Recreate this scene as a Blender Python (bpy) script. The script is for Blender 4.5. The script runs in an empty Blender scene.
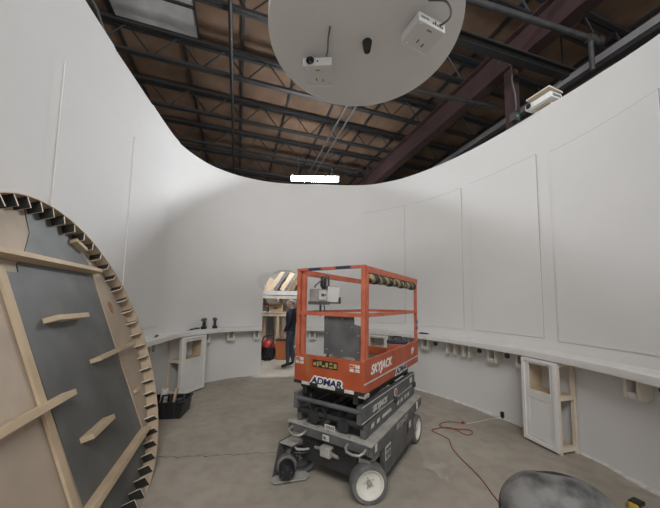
import bpy, bmesh, math, random, bisect
from mathutils import Vector, Matrix, Euler
S = bpy.context.scene
COL = S.collection
PI = math.pi
R = math.radians
random.seed(11)

# ------------------------------------------------------------------ helpers
class MB:
    """collects shapes in one bmesh; build() links them as ONE mesh object"""
    def __init__(self):
        self.bm = bmesh.new()
        self.mi = 0
    def _geo(self, verts, faces):
        vs = [self.bm.verts.new(v) for v in verts]
        for f in faces:
            try:
                fc = self.bm.faces.new([vs[i] for i in f])
                fc.material_index = self.mi
            except ValueError:
                pass
        return self
    def box(self, lo, hi, rot=None, at=None, bev=0):
        (x0, y0, z0), (x1, y1, z1) = lo, hi
        c = Vector(((x0+x1)/2, (y0+y1)/2, (z0+z1)/2))
        V = [Vector(p) for p in ((x0,y0,z0),(x1,y0,z0),(x1,y1,z0),(x0,y1,z0),(x0,y0,z1),(x1,y0,z1),(x1,y1,z1),(x0,y1,z1))]
        if rot is not None:
            M = Euler(rot).to_matrix()
            p = Vector(at) if at is not None else c
            V = [M @ (v-p) + p for v in V]
        F = [(0,3,2,1),(4,5,6,7),(0,1,5,4),(1,2,6,5),(2,3,7,6),(3,0,4,7)]
        if bev:
            t = bmesh.new()
            vs = [t.verts.new(v) for v in V]
            for f in F: t.faces.new([vs[i] for i in f])
            bmesh.ops.bevel(t, geom=list(t.edges), offset=bev, segments=2, affect='EDGES', profile=.6)
            t.verts.index_update()
            self._geo([v.co.copy() for v in t.verts], [[v.index for v in f.verts] for f in t.faces])
            t.free()
        else:
            self._geo(V, F)
        return self
    def beam(self, a, b, w, h, up=(0,0,1)):
        """rectangular bar from a to b: w across, h along up"""
        a, b = Vector(a), Vector(b)
        d = (b-a).normalized()
        u = Vector(up)
        s = d.cross(u)
        if s.length < 1e-4: s = d.cross(Vector((1,0,0)))
        s.normalize(); u = s.cross(d).normalized()
        V = []
        for p in (a, b):
            for i, j in ((-1,-1),(1,-1),(1,1),(-1,1)):
                V.append(p + s*(i*w/2) + u*(j*h/2))
        return self._geo(V, [(0,1,2,3),(7,6,5,4),(0,4,5,1),(1,5,6,2),(2,6,7,3),(3,7,4,0)])
    def tube(self, pts, r, n=10, cap=True, closed=False):
        pts = [Vector(p) for p in pts]
        m = len(pts)
        rad = r if isinstance(r, (list, tuple)) else [r]*m
        rings = []
        ref = None
        for i, p in enumerate(pts):
            a = pts[i-1] if (i > 0 or closed) else p
            b = pts[(i+1) % m] if (i < m-1 or closed) else p
            d = (b-a).normalized()
            if ref is None:
                ref = Vector((0,0,1)) if abs(d.z) < .9 else Vector((1,0,0))
            s = d.cross(ref)
            if s.length < 1e-5: s = d.cross(Vector((0,1,0)))
            s.normalize(); ref = s.cross(d).normalized()
            rings.append([p + (s*math.cos(2*PI*k/n) + ref*math.sin(2*PI*k/n))*rad[i] for k in range(n)])
        V = [v for rg in rings for v in rg]
        F = []
        for i in range(m if closed else m-1):
            for k in range(n):
                j = (i+1) % m
                F.append((i*n+k, i*n+(k+1) % n, j*n+(k+1) % n, j*n+k))
        if cap and not closed:
            F.append(tuple(range(n-1, -1, -1))); F.append(tuple((m-1)*n+k for k in range(n)))
        return self._geo(V, F)
    def cyl(self, a, b, r, r2=None, n=24):
        return self.tube([a, b], [r, r if r2 is None else r2], n)
    def lathe(self, prof, o=(0,0,0), ax=(0,0,1), n=32):
        """prof: (radius, height along ax)"""
        ax = Vector(ax).normalized(); o = Vector(o)
        e = ax.orthogonal().normalized(); f = ax.cross(e)
        V, F = [], []
        for r, h in prof:
            for k in range(n):
                t = 2*PI*k/n
                V.append(o + ax*h + (e*math.cos(t)+f*math.sin(t))*max(r, 1e-4))
        for i in range(len(prof)-1):
            for k in range(n):
                F.append((i*n+k, i*n+(k+1) % n, (i+1)*n+(k+1) % n, (i+1)*n+k))
        F.append(tuple(range(n-1, -1, -1))); F.append(tuple((len(prof)-1)*n+k for k in range(n)))
        return self._geo(V, F)
    def prism(self, poly, d, o=(0,0,0), ex=(1,0,0), ey=(0,1,0)):
        """polygon (2D) in plane o,ex,ey extruded by vector d"""
        o, ex, ey, d = Vector(o), Vector(ex), Vector(ey), Vector(d)
        n = len(poly)
        A = [o + ex*x + ey*y for x, y in poly]
        V = A + [p + d for p in A]
        F = [tuple(range(n-1, -1, -1)), tuple(range(n, 2*n))]
        F += [(i, (i+1) % n, n+(i+1) % n, n+i) for i in range(n)]
        return self._geo(V, F)
    def ball(self, c, r, sc=(1,1,1), n=16, m=10):
        V, F = [], []
        c = Vector(c)
        for i in range(m+1):
            t = PI*i/m
            for k in range(n):
                a = 2*PI*k/n
                V.append(c + Vector((r*sc[0]*math.sin(t)*math.cos(a), r*sc[1]*math.sin(t)*math.sin(a), -r*sc[2]*math.cos(t))))
        for i in range(m):
            for k in range(n):
                F.append((i*n+k, i*n+(k+1) % n, (i+1)*n+(k+1) % n, (i+1)*n+k))
        return self._geo(V, F)
    def build(self, name, mats, parent=None, smooth=False, normals=True):
        bm = self.bm
        bmesh.ops.remove_doubles(bm, verts=bm.verts, dist=1e-6)
        if normals: bmesh.ops.recalc_face_normals(bm, faces=bm.faces)
        me = bpy.data.meshes.new(name)
        bm.to_mesh(me); bm.free()
        if not isinstance(mats, (list, tuple)): mats = [mats]
        for m in mats: me.materials.append(m)
        if smooth:
            for p in me.polygons: p.use_smooth = True
            try: me.set_sharp_from_angle(angle=R(40))
            except Exception: pass
        o = bpy.data.objects.new(name, me)
        COL.objects.link(o)
        if parent is not None: o.parent = parent
        return o

def tag(o, label=None, cat=None, group=None, kind=None):
    if label: o['label'] = label
    if cat: o['category'] = cat
    if group: o['group'] = group
    if kind: o['kind'] = kind
    return o
def empty(name, loc=(0,0,0), rz=0):
    o = bpy.data.objects.new(name, None); COL.objects.link(o)
    o.location = loc; o.rotation_euler = (0, 0, rz); o.empty_display_size = .1
    return o
def children(o): return [c for c in bpy.data.objects if c.parent == o]
def copy_tree(o, parent=None):
    c = o.copy(); COL.objects.link(c)
    if parent is not None: c.parent = parent
    for ch in children(o):
        if ch is not c: copy_tree(ch, c)
    return c
def text(name, s, size, mat, parent, M, depth=.002, shear=0., bold=0., align='CENTER', sx=1.):
    """lettering turned into a mesh; M = 4x4 local matrix, text runs along x, up is y"""
    cu = bpy.data.curves.new(name, 'FONT')
    cu.body = s; cu.size = size; cu.extrude = depth; cu.shear = shear; cu.offset = bold
    cu.align_x = align; cu.align_y = 'CENTER'
    t = bpy.data.objects.new('t_', cu); COL.objects.link(t)
    dg = bpy.context.evaluated_depsgraph_get()
    me = bpy.data.meshes.new_from_object(t.evaluated_get(dg))
    bpy.data.objects.remove(t); bpy.data.curves.remove(cu)
    for v in me.vertices: v.co.x *= sx
    me.transform(M)
    me.materials.clear(); me.materials.append(mat)
    o = bpy.data.objects.new(name, me); COL.objects.link(o); o.parent = parent
    return o
def frame(o, ex, ey):
    ex, ey = Vector(ex).normalized(), Vector(ey).normalized()
    ez = ex.cross(ey)
    M = Matrix.Identity(4)
    for i, e in enumerate((ex, ey, ez)):
        for k in range(3): M[k][i] = e[k]
    for k in range(3): M[k][3] = o[k]
    return M

# ------------------------------------------------------------------ materials
def mat(name, c, rough=.6, metal=0., var=.0, scale=6., c2=None, bump=0., bscale=40., spec=.5, stretch=None, pos=(.35,.68)):
    m = bpy.data.materials.new(name); m.use_nodes = True
    nt = m.node_tree; b = nt.nodes['Principled BSDF']
    b.inputs['Roughness'].default_value = rough
    b.inputs['Metallic'].default_value = metal
    b.inputs['Specular IOR Level'].default_value = spec
    c = tuple(c)+(1,)
    if var or c2:
        tc = nt.nodes.new('ShaderNodeTexCoord'); mp = nt.nodes.new('ShaderNodeMapping')
        nz = nt.nodes.new('ShaderNodeTexNoise'); rp = nt.nodes.new('ShaderNodeValToRGB')
        nz.inputs['Scale'].default_value = scale; nz.inputs['Detail'].default_value = 6
        if stretch: mp.inputs['Scale'].default_value = stretch
        nt.links.new(tc.outputs['Object'], mp.inputs[0]); nt.links.new(mp.outputs[0], nz.inputs['Vector'])
        nt.links.new(nz.outputs['Fac'], rp.inputs[0]); nt.links.new(rp.outputs[0], b.inputs['Base Color'])
        lo = tuple(v*(1-var) for v in c[:3])+(1,)
        hi = (tuple(c2)+(1,)) if c2 else tuple(min(1, v*(1+var)) for v in c[:3])+(1,)
        rp.color_ramp.elements[0].position = pos[0]; rp.color_ramp.elements[1].position = pos[1]
        rp.color_ramp.elements[0].color = lo if not c2 else c; rp.color_ramp.elements[1].color = hi
    else:
        b.inputs['Base Color'].default_value = c
    if bump:
        tc = nt.nodes.new('ShaderNodeTexCoord')
        n2 = nt.nodes.new('ShaderNodeTexNoise'); n2.inputs['Scale'].default_value = bscale; n2.inputs['Detail'].default_value = 4
        bp = nt.nodes.new('ShaderNodeBump'); bp.inputs['Strength'].default_value = bump; bp.inputs['Distance'].default_value = .01
        nt.links.new(tc.outputs['Object'], n2.inputs['Vector']); nt.links.new(n2.outputs['Fac'], bp.inputs['Height'])
        nt.links.new(bp.outputs[0], b.inputs['Normal'])
    return m
def emit(name, c, s):
    m = bpy.data.materials.new(name); m.use_nodes = True
    b = m.node_tree.nodes['Principled BSDF']
    b.inputs['Base Color'].default_value = tuple(c)+(1,)
    b.inputs['Emission Color'].default_value = tuple(c)+(1,); b.inputs['Emission Strength'].default_value = s
    return m
def stripes(name, ca, cb, freq, direction, duty=.5, rough=.7):
    """hard diagonal bands"""
    m = bpy.data.materials.new(name); m.use_nodes = True
    nt = m.node_tree; b = nt.nodes['Principled BSDF']; b.inputs['Roughness'].default_value = rough
    tc = nt.nodes.new('ShaderNodeTexCoord'); d = nt.nodes.new('ShaderNodeVectorMath'); d.operation = 'DOT_PRODUCT'
    d.inputs[1].default_value = direction
    nz = nt.nodes.new('ShaderNodeTexNoise'); nz.inputs['Scale'].default_value = 9
    ad = nt.nodes.new('ShaderNodeMath'); ad.operation = 'MULTIPLY_ADD'; ad.inputs[1].default_value = .03
    mu = nt.nodes.new('ShaderNodeMath'); mu.operation = 'MULTIPLY'; mu.inputs[1].default_value = freq
    fr = nt.nodes.new('ShaderNodeMath'); fr.operation = 'FRACT'
    rp = nt.nodes.new('ShaderNodeValToRGB'); rp.color_ramp.elements[0].position = duty-.05; rp.color_ramp.elements[1].position = duty+.05
    rp.color_ramp.elements[0].color = tuple(ca)+(1,); rp.color_ramp.elements[1].color = tuple(cb)+(1,)
    nt.links.new(tc.outputs['Object'], d.inputs[0]); nt.links.new(tc.outputs['Object'], nz.inputs['Vector'])
    nt.links.new(nz.outputs['Fac'], ad.inputs[0]); nt.links.new(d.outputs['Value'], ad.inputs[2])
    nt.links.new(ad.outputs[0], mu.inputs[0]); nt.links.new(mu.outputs[0], fr.inputs[0])
    nt.links.new(fr.outputs[0], rp.inputs[0]); nt.links.new(rp.outputs[0], b.inputs['Base Color'])
    return m

M_wall = mat('white_wall_paint', (.66,.655,.645), .75, var=.015, scale=1.5, bump=.04, bscale=120)
M_panel = mat('white_panel_paint', (.66,.655,.645), .75, var=.012, scale=2)
M_ledge = mat('ledge_paint', (.72,.715,.70), .6, var=.03, scale=5)
M_trimw = mat('primer_white', (.66,.65,.62), .7, var=.05, scale=8)
M_ply = mat('plywood', (.50,.39,.27), .75, c2=(.60,.48,.35), scale=3, stretch=(1,1,6), bump=.05, bscale=30)
M_plypale = mat('pale_plywood', (.45,.375,.295), .8, c2=(.53,.445,.355), scale=3.5, bump=.04)
M_pine = mat('pine_lumber', (.52,.40,.265), .7, c2=(.62,.50,.35), scale=4, stretch=(1,1,1))
M_pinepale = mat('pale_lumber', (.64,.55,.43), .7, c2=(.72,.64,.53), scale=4)
M_greyboard = mat('grey_form_board', (.105,.112,.11), .6, c2=(.165,.17,.166), scale=2.5, bump=.03)
M_blackply = mat('black_film_ply', (.028,.03,.027), .5, var=.3, scale=7)
M_deckwood = mat('brown_roof_deck', (.115,.07,.043), .9, c2=(.215,.137,.087), scale=1.3, bump=.05)
M_steel = mat('dark_joist_steel', (.02,.0195,.02), .6, var=.2, scale=3)
M_girder = mat('red_brown_girder_paint', (.05,.025,.025), .7, var=.2, scale=2)
M_conduit = mat('grey_conduit', (.12,.12,.12), .45, .5)
M_pipe = mat('dull_pipe', (.065,.065,.066), .5, .3, var=.2, scale=8)
M_bldg = mat('grey_building_wall', (.22,.215,.215), .9, var=.1, scale=1)
M_girt = mat('pale_grey_girt', (.20,.195,.20), .7, var=.1, scale=3)
M_skylight = mat('skylight_plastic', (.62,.62,.62), .5, c2=(.36,.36,.37), scale=1.4)
M_disc = mat('disc_white_paint', (.72,.71,.69), .75, var=.02, scale=3)
M_projw = mat('projector_white', (.82,.82,.81), .35)
M_projg = mat('projector_pale_grey', (.66,.655,.645), .5)
M_black = mat('black_plastic', (.015,.015,.017), .45)
M_blackrub = mat('black_rubber', (.02,.02,.02), .8)
M_glass = mat('dark_lens_glass', (.02,.022,.03), .08, spec=.8)
M_orange = mat('lift_orange_paint', (.35,.068,.027), .45, c2=(.44,.095,.038), scale=5, bump=.02)
M_orangeworn = mat('worn_orange_rail_paint', (.40,.085,.04), .5, c2=(.52,.15,.085), scale=9)
M_lgrey = mat('lift_dark_grey_paint', (.075,.077,.08), .5, c2=(.125,.125,.125), scale=6)
M_lgreyd = mat('lift_charcoal_paint', (.03,.031,.033), .5, var=.25, scale=6)
M_dusty = mat('dusty_grey_steel', (.30,.29,.265), .8, c2=(.42,.40,.37), scale=9)
M_bare = mat('worn_bare_steel', (.38,.37,.35), .45, .5, var=.2, scale=12)
M_tyre = mat('grey_solid_tyre', (.10,.10,.097), .85, c2=(.18,.178,.17), scale=8)
M_rim = mat('cream_wheel_paint', (.62,.60,.53), .5, c2=(.72,.70,.64), scale=7)
M_white = mat('white_vinyl', (.75,.75,.73), .5)
M_offw = mat('dirty_white_vinyl', (.55,.54,.50), .6, var=.2, scale=30)
M_navy = mat('navy_vinyl', (.02,.03,.08), .5)
M_yel = mat('yellow_vinyl', (.36,.27,.06), .5, var=.2, scale=20)
M_rust = mat('brown_scuff', (.30,.13,.045), .7, var=.15, scale=10)
M_redvin = mat('red_vinyl', (.5,.05,.04), .5)
M_hazard = stripes('red_white_navy_tape', (.45,.10,.06), (.03,.03,.06), 3.1, (0,1,0), .5)
M_pad = stripes('yellow_black_pad', (.33,.285,.15), (.055,.05,.038), 6.5, (.85,0,.9), .42)
M_red = mat('red_cord_jacket', (.27,.06,.045), .5)
M_jeans = mat('blue_denim', (.028,.04,.065), .85, c2=(.05,.07,.10), scale=30)
M_hood = mat('navy_sweatshirt', (.013,.016,.025), .9, var=.2, scale=20)
M_skin = mat('skin', (.50,.30,.22), .55)
M_hair = mat('grey_hair', (.22,.21,.2), .8)
M_shoe = mat('black_shoe', (.012,.012,.013), .6)
M_card = mat('cardboard', (.45,.31,.17), .85, var=.05, scale=6)
M_orangebin = mat('orange_plastic', (.45,.14,.04), .5)
M_redplastic = mat('red_plastic', (.35,.03,.025), .4)
M_green = mat('olive_green_plastic', (.10,.13,.06), .5)
M_blue = mat('dark_blue_plastic', (.03,.04,.07), .5)
M_leather = mat('dusty_black_vinyl', (.045,.045,.046), .8, c2=(.19,.187,.18), scale=8, pos=(.36,.60), bump=.1, bscale=20)
M_ylw = mat('yellow_plastic', (.6,.38,.04), .4)
M_dust = mat('white_dust_line', (.66,.65,.63), .9, c2=(.48,.46,.43), scale=14)
M_led = emit('led_diffuser', (.93,.96,1.0), 1.0)

def floor_mat():
    m = bpy.data.materials.new('concrete_floor'); m.use_nodes = True
    nt = m.node_tree; b = nt.nodes['Principled BSDF']
    b.inputs['Roughness'].default_value = .62; b.inputs['Specular IOR Level'].default_value = .35
    tc = nt.nodes.new('ShaderNodeTexCoord')
    def noise(s, d, pos0, pos1, c0, c1, dist=0):
        n = nt.nodes.new('ShaderNodeTexNoise'); n.inputs['Scale'].default_value = s; n.inputs['Detail'].default_value = d
        n.inputs['Distortion'].default_value = dist
        r = nt.nodes.new('ShaderNodeValToRGB'); r.color_ramp.elements[0].position = pos0; r.color_ramp.elements[1].position = pos1
        r.color_ramp.elements[0].color = c0; r.color_ramp.elements[1].color = c1
        nt.links.new(tc.outputs['Object'], n.inputs['Vector']); nt.links.new(n.outputs['Fac'], r.inputs[0]); return r
    a = noise(.9, 8, .3, .7, (.325,.293,.245,1), (.44,.402,.342,1), .3)
    d = noise(7, 6, .42, .75, (1,1,1,1), (.80,.78,.75,1))
    e = noise(2.3, 5, .62, .72, (0,0,0,1), (1,1,1,1), .6)
    mx = nt.nodes.new('ShaderNodeMix'); mx.data_type = 'RGBA'; mx.blend_type = 'MULTIPLY'; mx.inputs[0].default_value = .8
    nt.links.new(a.outputs[0], mx.inputs[6]); nt.links.new(d.outputs[0], mx.inputs[7])
    m2 = nt.nodes.new('ShaderNodeMix'); m2.data_type = 'RGBA'; m2.blend_type = 'MIX'
    mu = nt.nodes.new('ShaderNodeMath'); mu.operation = 'MULTIPLY'; mu.inputs[1].default_value = .35
    nt.links.new(e.outputs[0], mu.inputs[0]); nt.links.new(mu.outputs[0], m2.inputs[0])
    nt.links.new(mx.outputs[2], m2.inputs[6]); m2.inputs[7].default_value = (.48,.445,.395,1)
    nt.links.new(m2.outputs[2], b.inputs['Base Color'])
    bp = nt.nodes.new('ShaderNodeBump'); bp.inputs['Strength'].default_value = .08; bp.inputs['Distance'].default_value = .01
    nt.links.new(d.outputs[0], bp.inputs['Height']); nt.links.new(bp.outputs[0], b.inputs['Normal'])
    return m
M_floor = floor_mat()
M_brk = mat('pale_bracket_wood', (.66,.62,.53), .75, c2=(.73,.69,.61), scale=6)

# ------------------------------------------------------------------ camera
H = 1.7
th, ro = R(4.7), .016
Fv = Vector((0, math.cos(th), math.sin(th)))
R0 = Vector((1,0,0)); U0 = Vector((0, -math.sin(th), math.cos(th)))
Rv = R0*math.cos(ro) + U0*math.sin(ro); Uv = U0*math.cos(ro) - R0*math.sin(ro)
cam_d = bpy.data.cameras.new('camera'); cam = bpy.data.objects.new('camera', cam_d); COL.objects.link(cam)
Mx = Matrix.Identity(4)
for k in range(3):
    Mx[k][0] = Rv[k]; Mx[k][1] = Uv[k]; Mx[k][2] = -Fv[k]
Mx[2][3] = H
cam.matrix_world = Mx
cam_d.sensor_fit = 'HORIZONTAL'; cam_d.sensor_width = 36; cam_d.lens = 36*280/660
cam_d.shift_y = 25/660; cam_d.clip_start = .05; cam_d.clip_end = 200
S.camera = cam

# ------------------------------------------------------------------ the drum wall
CP=[(1.3,-1.3),(2.1,-.6),(2.65,.5),(2.93,1.6),(3.04,2.6),(2.92,3.5),(2.62,4.34),(2.22,5.1),(1.65,5.8),(.9,6.36),(0,6.66),(-.9,6.72),(-1.58,6.6),(-2.2,6.27),(-2.65,5.75),(-2.88,5.1),(-2.86,4.4),(-2.76,3.6),(-2.655,2.8),(-2.52,2.0),(-2.28,1.0),(-1.8,0),(-1.2,-1.0)]
FP=[]
for i in range(len(CP)-1):
    q0=CP[max(i-1,0)];q1=CP[i];q2=CP[i+1];q3=CP[min(i+2,len(CP)-1)]
    for k in range(20):
        t=k/20
        FP.append(tuple(.5*((2*b)+(-a+c)*t+(2*a-5*b+4*c-d)*t*t+(-a+3*b-3*c+d)*t**3) for a,b,c,d in zip(q0,q1,q2,q3)))
FP.append(CP[-1])
FS=[0]
for a,b in zip(FP,FP[1:]): FS.append(FS[-1]+math.dist(a,b))
def wp(s, off=0):
    """point on the footprint at arc length s, off metres into the room; and the tangent"""
    i=min(max(bisect.bisect_right(FS,s)-1,0),len(FP)-2)
    t=(s-FS[i])/(FS[i+1]-FS[i]); a,b=FP[i],FP[i+1]
    def tg(j):
        p,q=FP[max(j-1,0)],FP[min(j+1,len(FP)-1)];L=math.dist(p,q);return ((q[0]-p[0])/L,(q[1]-p[1])/L)
    ta,tb=tg(i),tg(i+1)
    tx,ty=ta[0]*(1-t)+tb[0]*t,ta[1]*(1-t)+tb[1]*t;L=math.hypot(tx,ty);tx/=L;ty/=L
    return (a[0]+(b[0]-a[0])*t-ty*off, a[1]+(b[1]-a[1])*t+tx*off, tx, ty)
def W(s, off, z):
    x,y,_,_ = wp(s,off); return Vector((x,y,z))
TOPS=[(0,4.2),(4.25,4.24),(4.8,4.33),(5.5,4.40),(8.2,4.41),(8.9,4.45),(10.2,4.6),(12.8,4.6),(13.6,4.65),(14.6,4.75),(15.37,4.785),(16.0,4.83),(20.1,4.85)]
def ztop(s):
    for (a,za),(b,zb) in zip(TOPS,TOPS[1:]):
        if s<=b: return za+(zb-za)*(s-a)/(b-a)+(.022*(int((s+.35)/.93)%2) if s>13 else 0)
    return TOPS[-1][1]
def strip(mb, s0, s1, cols):
    """mb quads between successive columns; cols(s) -> list of points (a closed profile)"""
    n=max(2,int(math.ceil((s1-s0)/.06)))
    prev=None
    V=[];F=[]
    for k in range(n+1):
        c=cols(s0+(s1-s0)*k/n); m=len(c)
        V+=c
        if k:
            for j in range(m): F.append(((k-1)*m+j,(k-1)*m+(j+1)%m,k*m+(j+1)%m,k*m+j))
    m=len(c)
    F.append(tuple(range(m-1,-1,-1))); F.append(tuple(n*m+j for j in range(m)))
    mb._geo(V,F)
D0,D1=10.467,11.50          # doorway along the wall
DC,DR=(D0+D1)/2,(D1-D0)/2
T=.10
def wall_seg(name,s0,s1,zb=None,m=None):
    mb=MB()
    def c(s):
        z0=0 if zb is None else zb(s)
        z1=ztop(s)
        return [W(s,0,z0),W(s,0,z1),W(s,-T,z1),W(s,-T,z0)]
    strip(mb,s0,s1,c)
    return tag(mb.build(name,M_wall,None,True),kind='structure')
FE=FS[-1]
wall_seg('wall_right',0,7.2)
wall_seg('wall_back_right',7.2,D0)
wall_seg('wall_back_left',D1,13.3)
wall_seg('wall_left',13.3,FE)
wall_seg('wall_back',D0,D1,lambda s: 1.92+math.sqrt(max(0,DR*DR-(s-DC)**2))+.012)
# pale edging that lines the arched doorway
mb=MB()
pts=[(D0,0)]+[(DC-DR*math.cos(PI*k/20),1.92+DR*math.sin(PI*k/20)) for k in range(21)]+[(D1,0)]
Vv=[];Ff=[]
for k,(s,z) in enumerate(pts):
    n=(DC-s)/max(DR,1e-3); 
    inn=.012
    sx=s+inn*n; zz=z-inn*(math.sqrt(max(0,1-n*n)) if 0<k<len(pts)-1 else 0)
    Vv+=[W(s,.004,z),W(sx,.004,zz),W(sx,-T-.004,zz),W(s,-T-.004,z)]
    if k:
        for j in range(4): Ff.append(((k-1)*4+j,(k-1)*4+(j+1)%4,k*4+(j+1)%4,k*4+j))
mb._geo(Vv,Ff)
tag(mb.build('trim_1',M_trimw),kind='structure')
# round filled patch beside the arch
mb=MB()
V=[];F=[]
for k in range(25):
    t=2*PI*k/24
    V.append(W(11.42+.215*math.cos(t),.004,2.17+.215*math.sin(t)))
sel=[i for i in range(24)]
Vc=[v for v in V[:24]]
# keep only the part of the patch that lies on the wall (outside the opening)
poly=[]
for k in range(48):
    t=2*PI*k/48
    s,z=11.42+.215*math.cos(t),2.17+.215*math.sin(t)
    d=math.hypot(s-DC,max(z-1.92,0))
    if d<DR+.012 :
        f=(DR+.012)/max(d,1e-3); s=DC+(s-DC)*f; z=1.92+max(z-1.92,0)*f
    poly.append(W(s,.003,z))
mb._geo(poly,[tuple(range(48))])
tag(mb.build('trim_2',mat('patch_filler',(.585,.585,.57),.8)),kind='structure')
# raised wall panels, with edge shade painted as dark strips, top and one side
M_edgeshade=mat('panel_edge_shade',(.33,.325,.32),.9)
def panel(n,s0,s1,z0,z1):
    mb=MB()
    strip(mb,s0,s1,lambda s:[W(s,.0,z0),W(s,.011,z0+.002),W(s,.011,z1-.002),W(s,.0,z1)])
    tag(mb.build('trim_%d'%n,M_panel,None,True),kind='structure')
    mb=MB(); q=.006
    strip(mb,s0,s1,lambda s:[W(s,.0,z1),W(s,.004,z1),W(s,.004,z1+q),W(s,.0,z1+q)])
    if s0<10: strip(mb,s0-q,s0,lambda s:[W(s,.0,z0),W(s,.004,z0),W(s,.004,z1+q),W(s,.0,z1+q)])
    tag(mb.build('trim_%d'%(n+20),M_edgeshade,None,True),kind='structure')
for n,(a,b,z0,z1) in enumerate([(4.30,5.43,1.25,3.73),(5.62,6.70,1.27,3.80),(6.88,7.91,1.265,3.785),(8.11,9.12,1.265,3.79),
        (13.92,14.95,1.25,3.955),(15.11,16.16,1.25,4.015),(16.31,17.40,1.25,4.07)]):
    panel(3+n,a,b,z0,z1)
# floors
mb=MB(); mb.box((-14,-6,-.1),(9,19,0)); tag(mb.build('floor',M_floor),kind='structure')
mb=MB(); 
strip(mb,2.0,8.6,lambda s:[W(s,0,0),W(s,.035+.02*math.sin(s*3.1)+.012*math.sin(s*11),.0015),W(s,.03,.0025),W(s,.0,.018)])
tag(mb.build('overspray_right',M_dust),kind='structure')  # pale paint overspray line along the wall foot, no raised board
# ledge: two runs that stop at the doorway
def ledge(name,s0,s1,label):
    mb=MB()
    def c(s):
        return [W(s,.001,1.075),W(s,.275,1.075),W(s,.275,1.045),W(s,.305,1.04),W(s,.308,1.05),W(s,.308,1.115),W(s,.302,1.122),W(s,.001,1.122)]
    strip(mb,s0,s1,c)
    o=mb.build(name,M_ledge,None,True)
    return tag(o,label,'ledge')
ledge('wall_ledge',1.6,D0-.02,'long white curved ledge along the wall behind and right of the orange lift')
ledge('wall_ledge',D1+.02,18.4,'white curved ledge on the wall left of the arched doorway carrying the drills')

# ------------------------------------------------------------------ brackets under the ledge
def bracket(s, label, w=.15, deep=.14, hgt=.25, rail=True, rounds=True, group='wooden brackets under the wall ledge'):
    x,y,tx,ty=wp(s); rz=math.atan2(ty,tx)
    e=empty('ledge_bracket',(x,y,1.074-hgt),rz)       # local x along wall (towards the left), y into the room
    for sx in (-1,1):
        mb=MB(); c=sx*(w/2-.022)
        mb.prism([(0.012,.03),(deep*.5,0),(deep-.01,0),(deep,.03),(deep,hgt),(0.012,hgt)],(.032,0,0),(c-.016,0,0),(0,1,0),(0,0,1))
        mb.build('cheek',M_brk,e)
    if rail:
        mb=MB(); mb.prism([(deep-.05,-.001),(deep-.012,-.001),(deep+.003,.03),(deep+.003,.06),(deep-.03,.06)],(w-.09,0,0),(-(w-.09)/2,0,0),(0,1,0),(0,0,1)); mb.build('front_rail',M_trimw,e)
    mb=MB(); mb.box((-w/2+.04,.012,.06),(w/2-.04,.024,hgt)); mb.build('back_plate',M_trimw,e)
    if rounds:
        mb=MB(); mb.lathe([(.001,0),(.038,0),(.038,.012),(.03,.014),(.001,.006)],(-w/2-.075,.001,.12),(0,1,0),20); mb.build('dark_round',M_lgrey,e)  # dark grey round on the wall beside the bracket
    return tag(e,label,'bracket',group)
bracket(4.60,'wooden ledge bracket right of the right-hand cabinet, alone on that stretch',w=.16)
bracket(5.86,'wooden ledge bracket just left of the white cabinet under the right ledge',w=.15,rounds=False)
bracket(6.30,'second wooden ledge bracket left of the right-hand cabinet',w=.16)
bracket(6.76,'third wooden ledge bracket left of the right-hand cabinet',w=.16,rail=False)
bracket(7.06,'fourth wooden ledge bracket left of the right-hand cabinet',w=.19,rail=False)
bracket(7.60,'wooden ledge bracket nearest the right edge of the orange lift')
bracket(8.03,'wooden ledge bracket seen past the far right post of the lift cage',w=.17)
bracket(10.28,'wooden ledge bracket at the right jamb of the arched doorway',w=.16,rounds=False)
bracket(11.62,'wooden ledge bracket at the left jamb of the arched doorway',w=.14,rounds=False)
bracket(12.22,'wooden ledge bracket midway between the drills and the arched doorway',w=.17,rounds=False)
bracket(12.80,'wooden ledge bracket below the two drills',w=.17,rounds=False)
bracket(14.28,'wooden ledge bracket between the left cabinet and the leaning wooden disc',w=.17,rounds=False)

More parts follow.
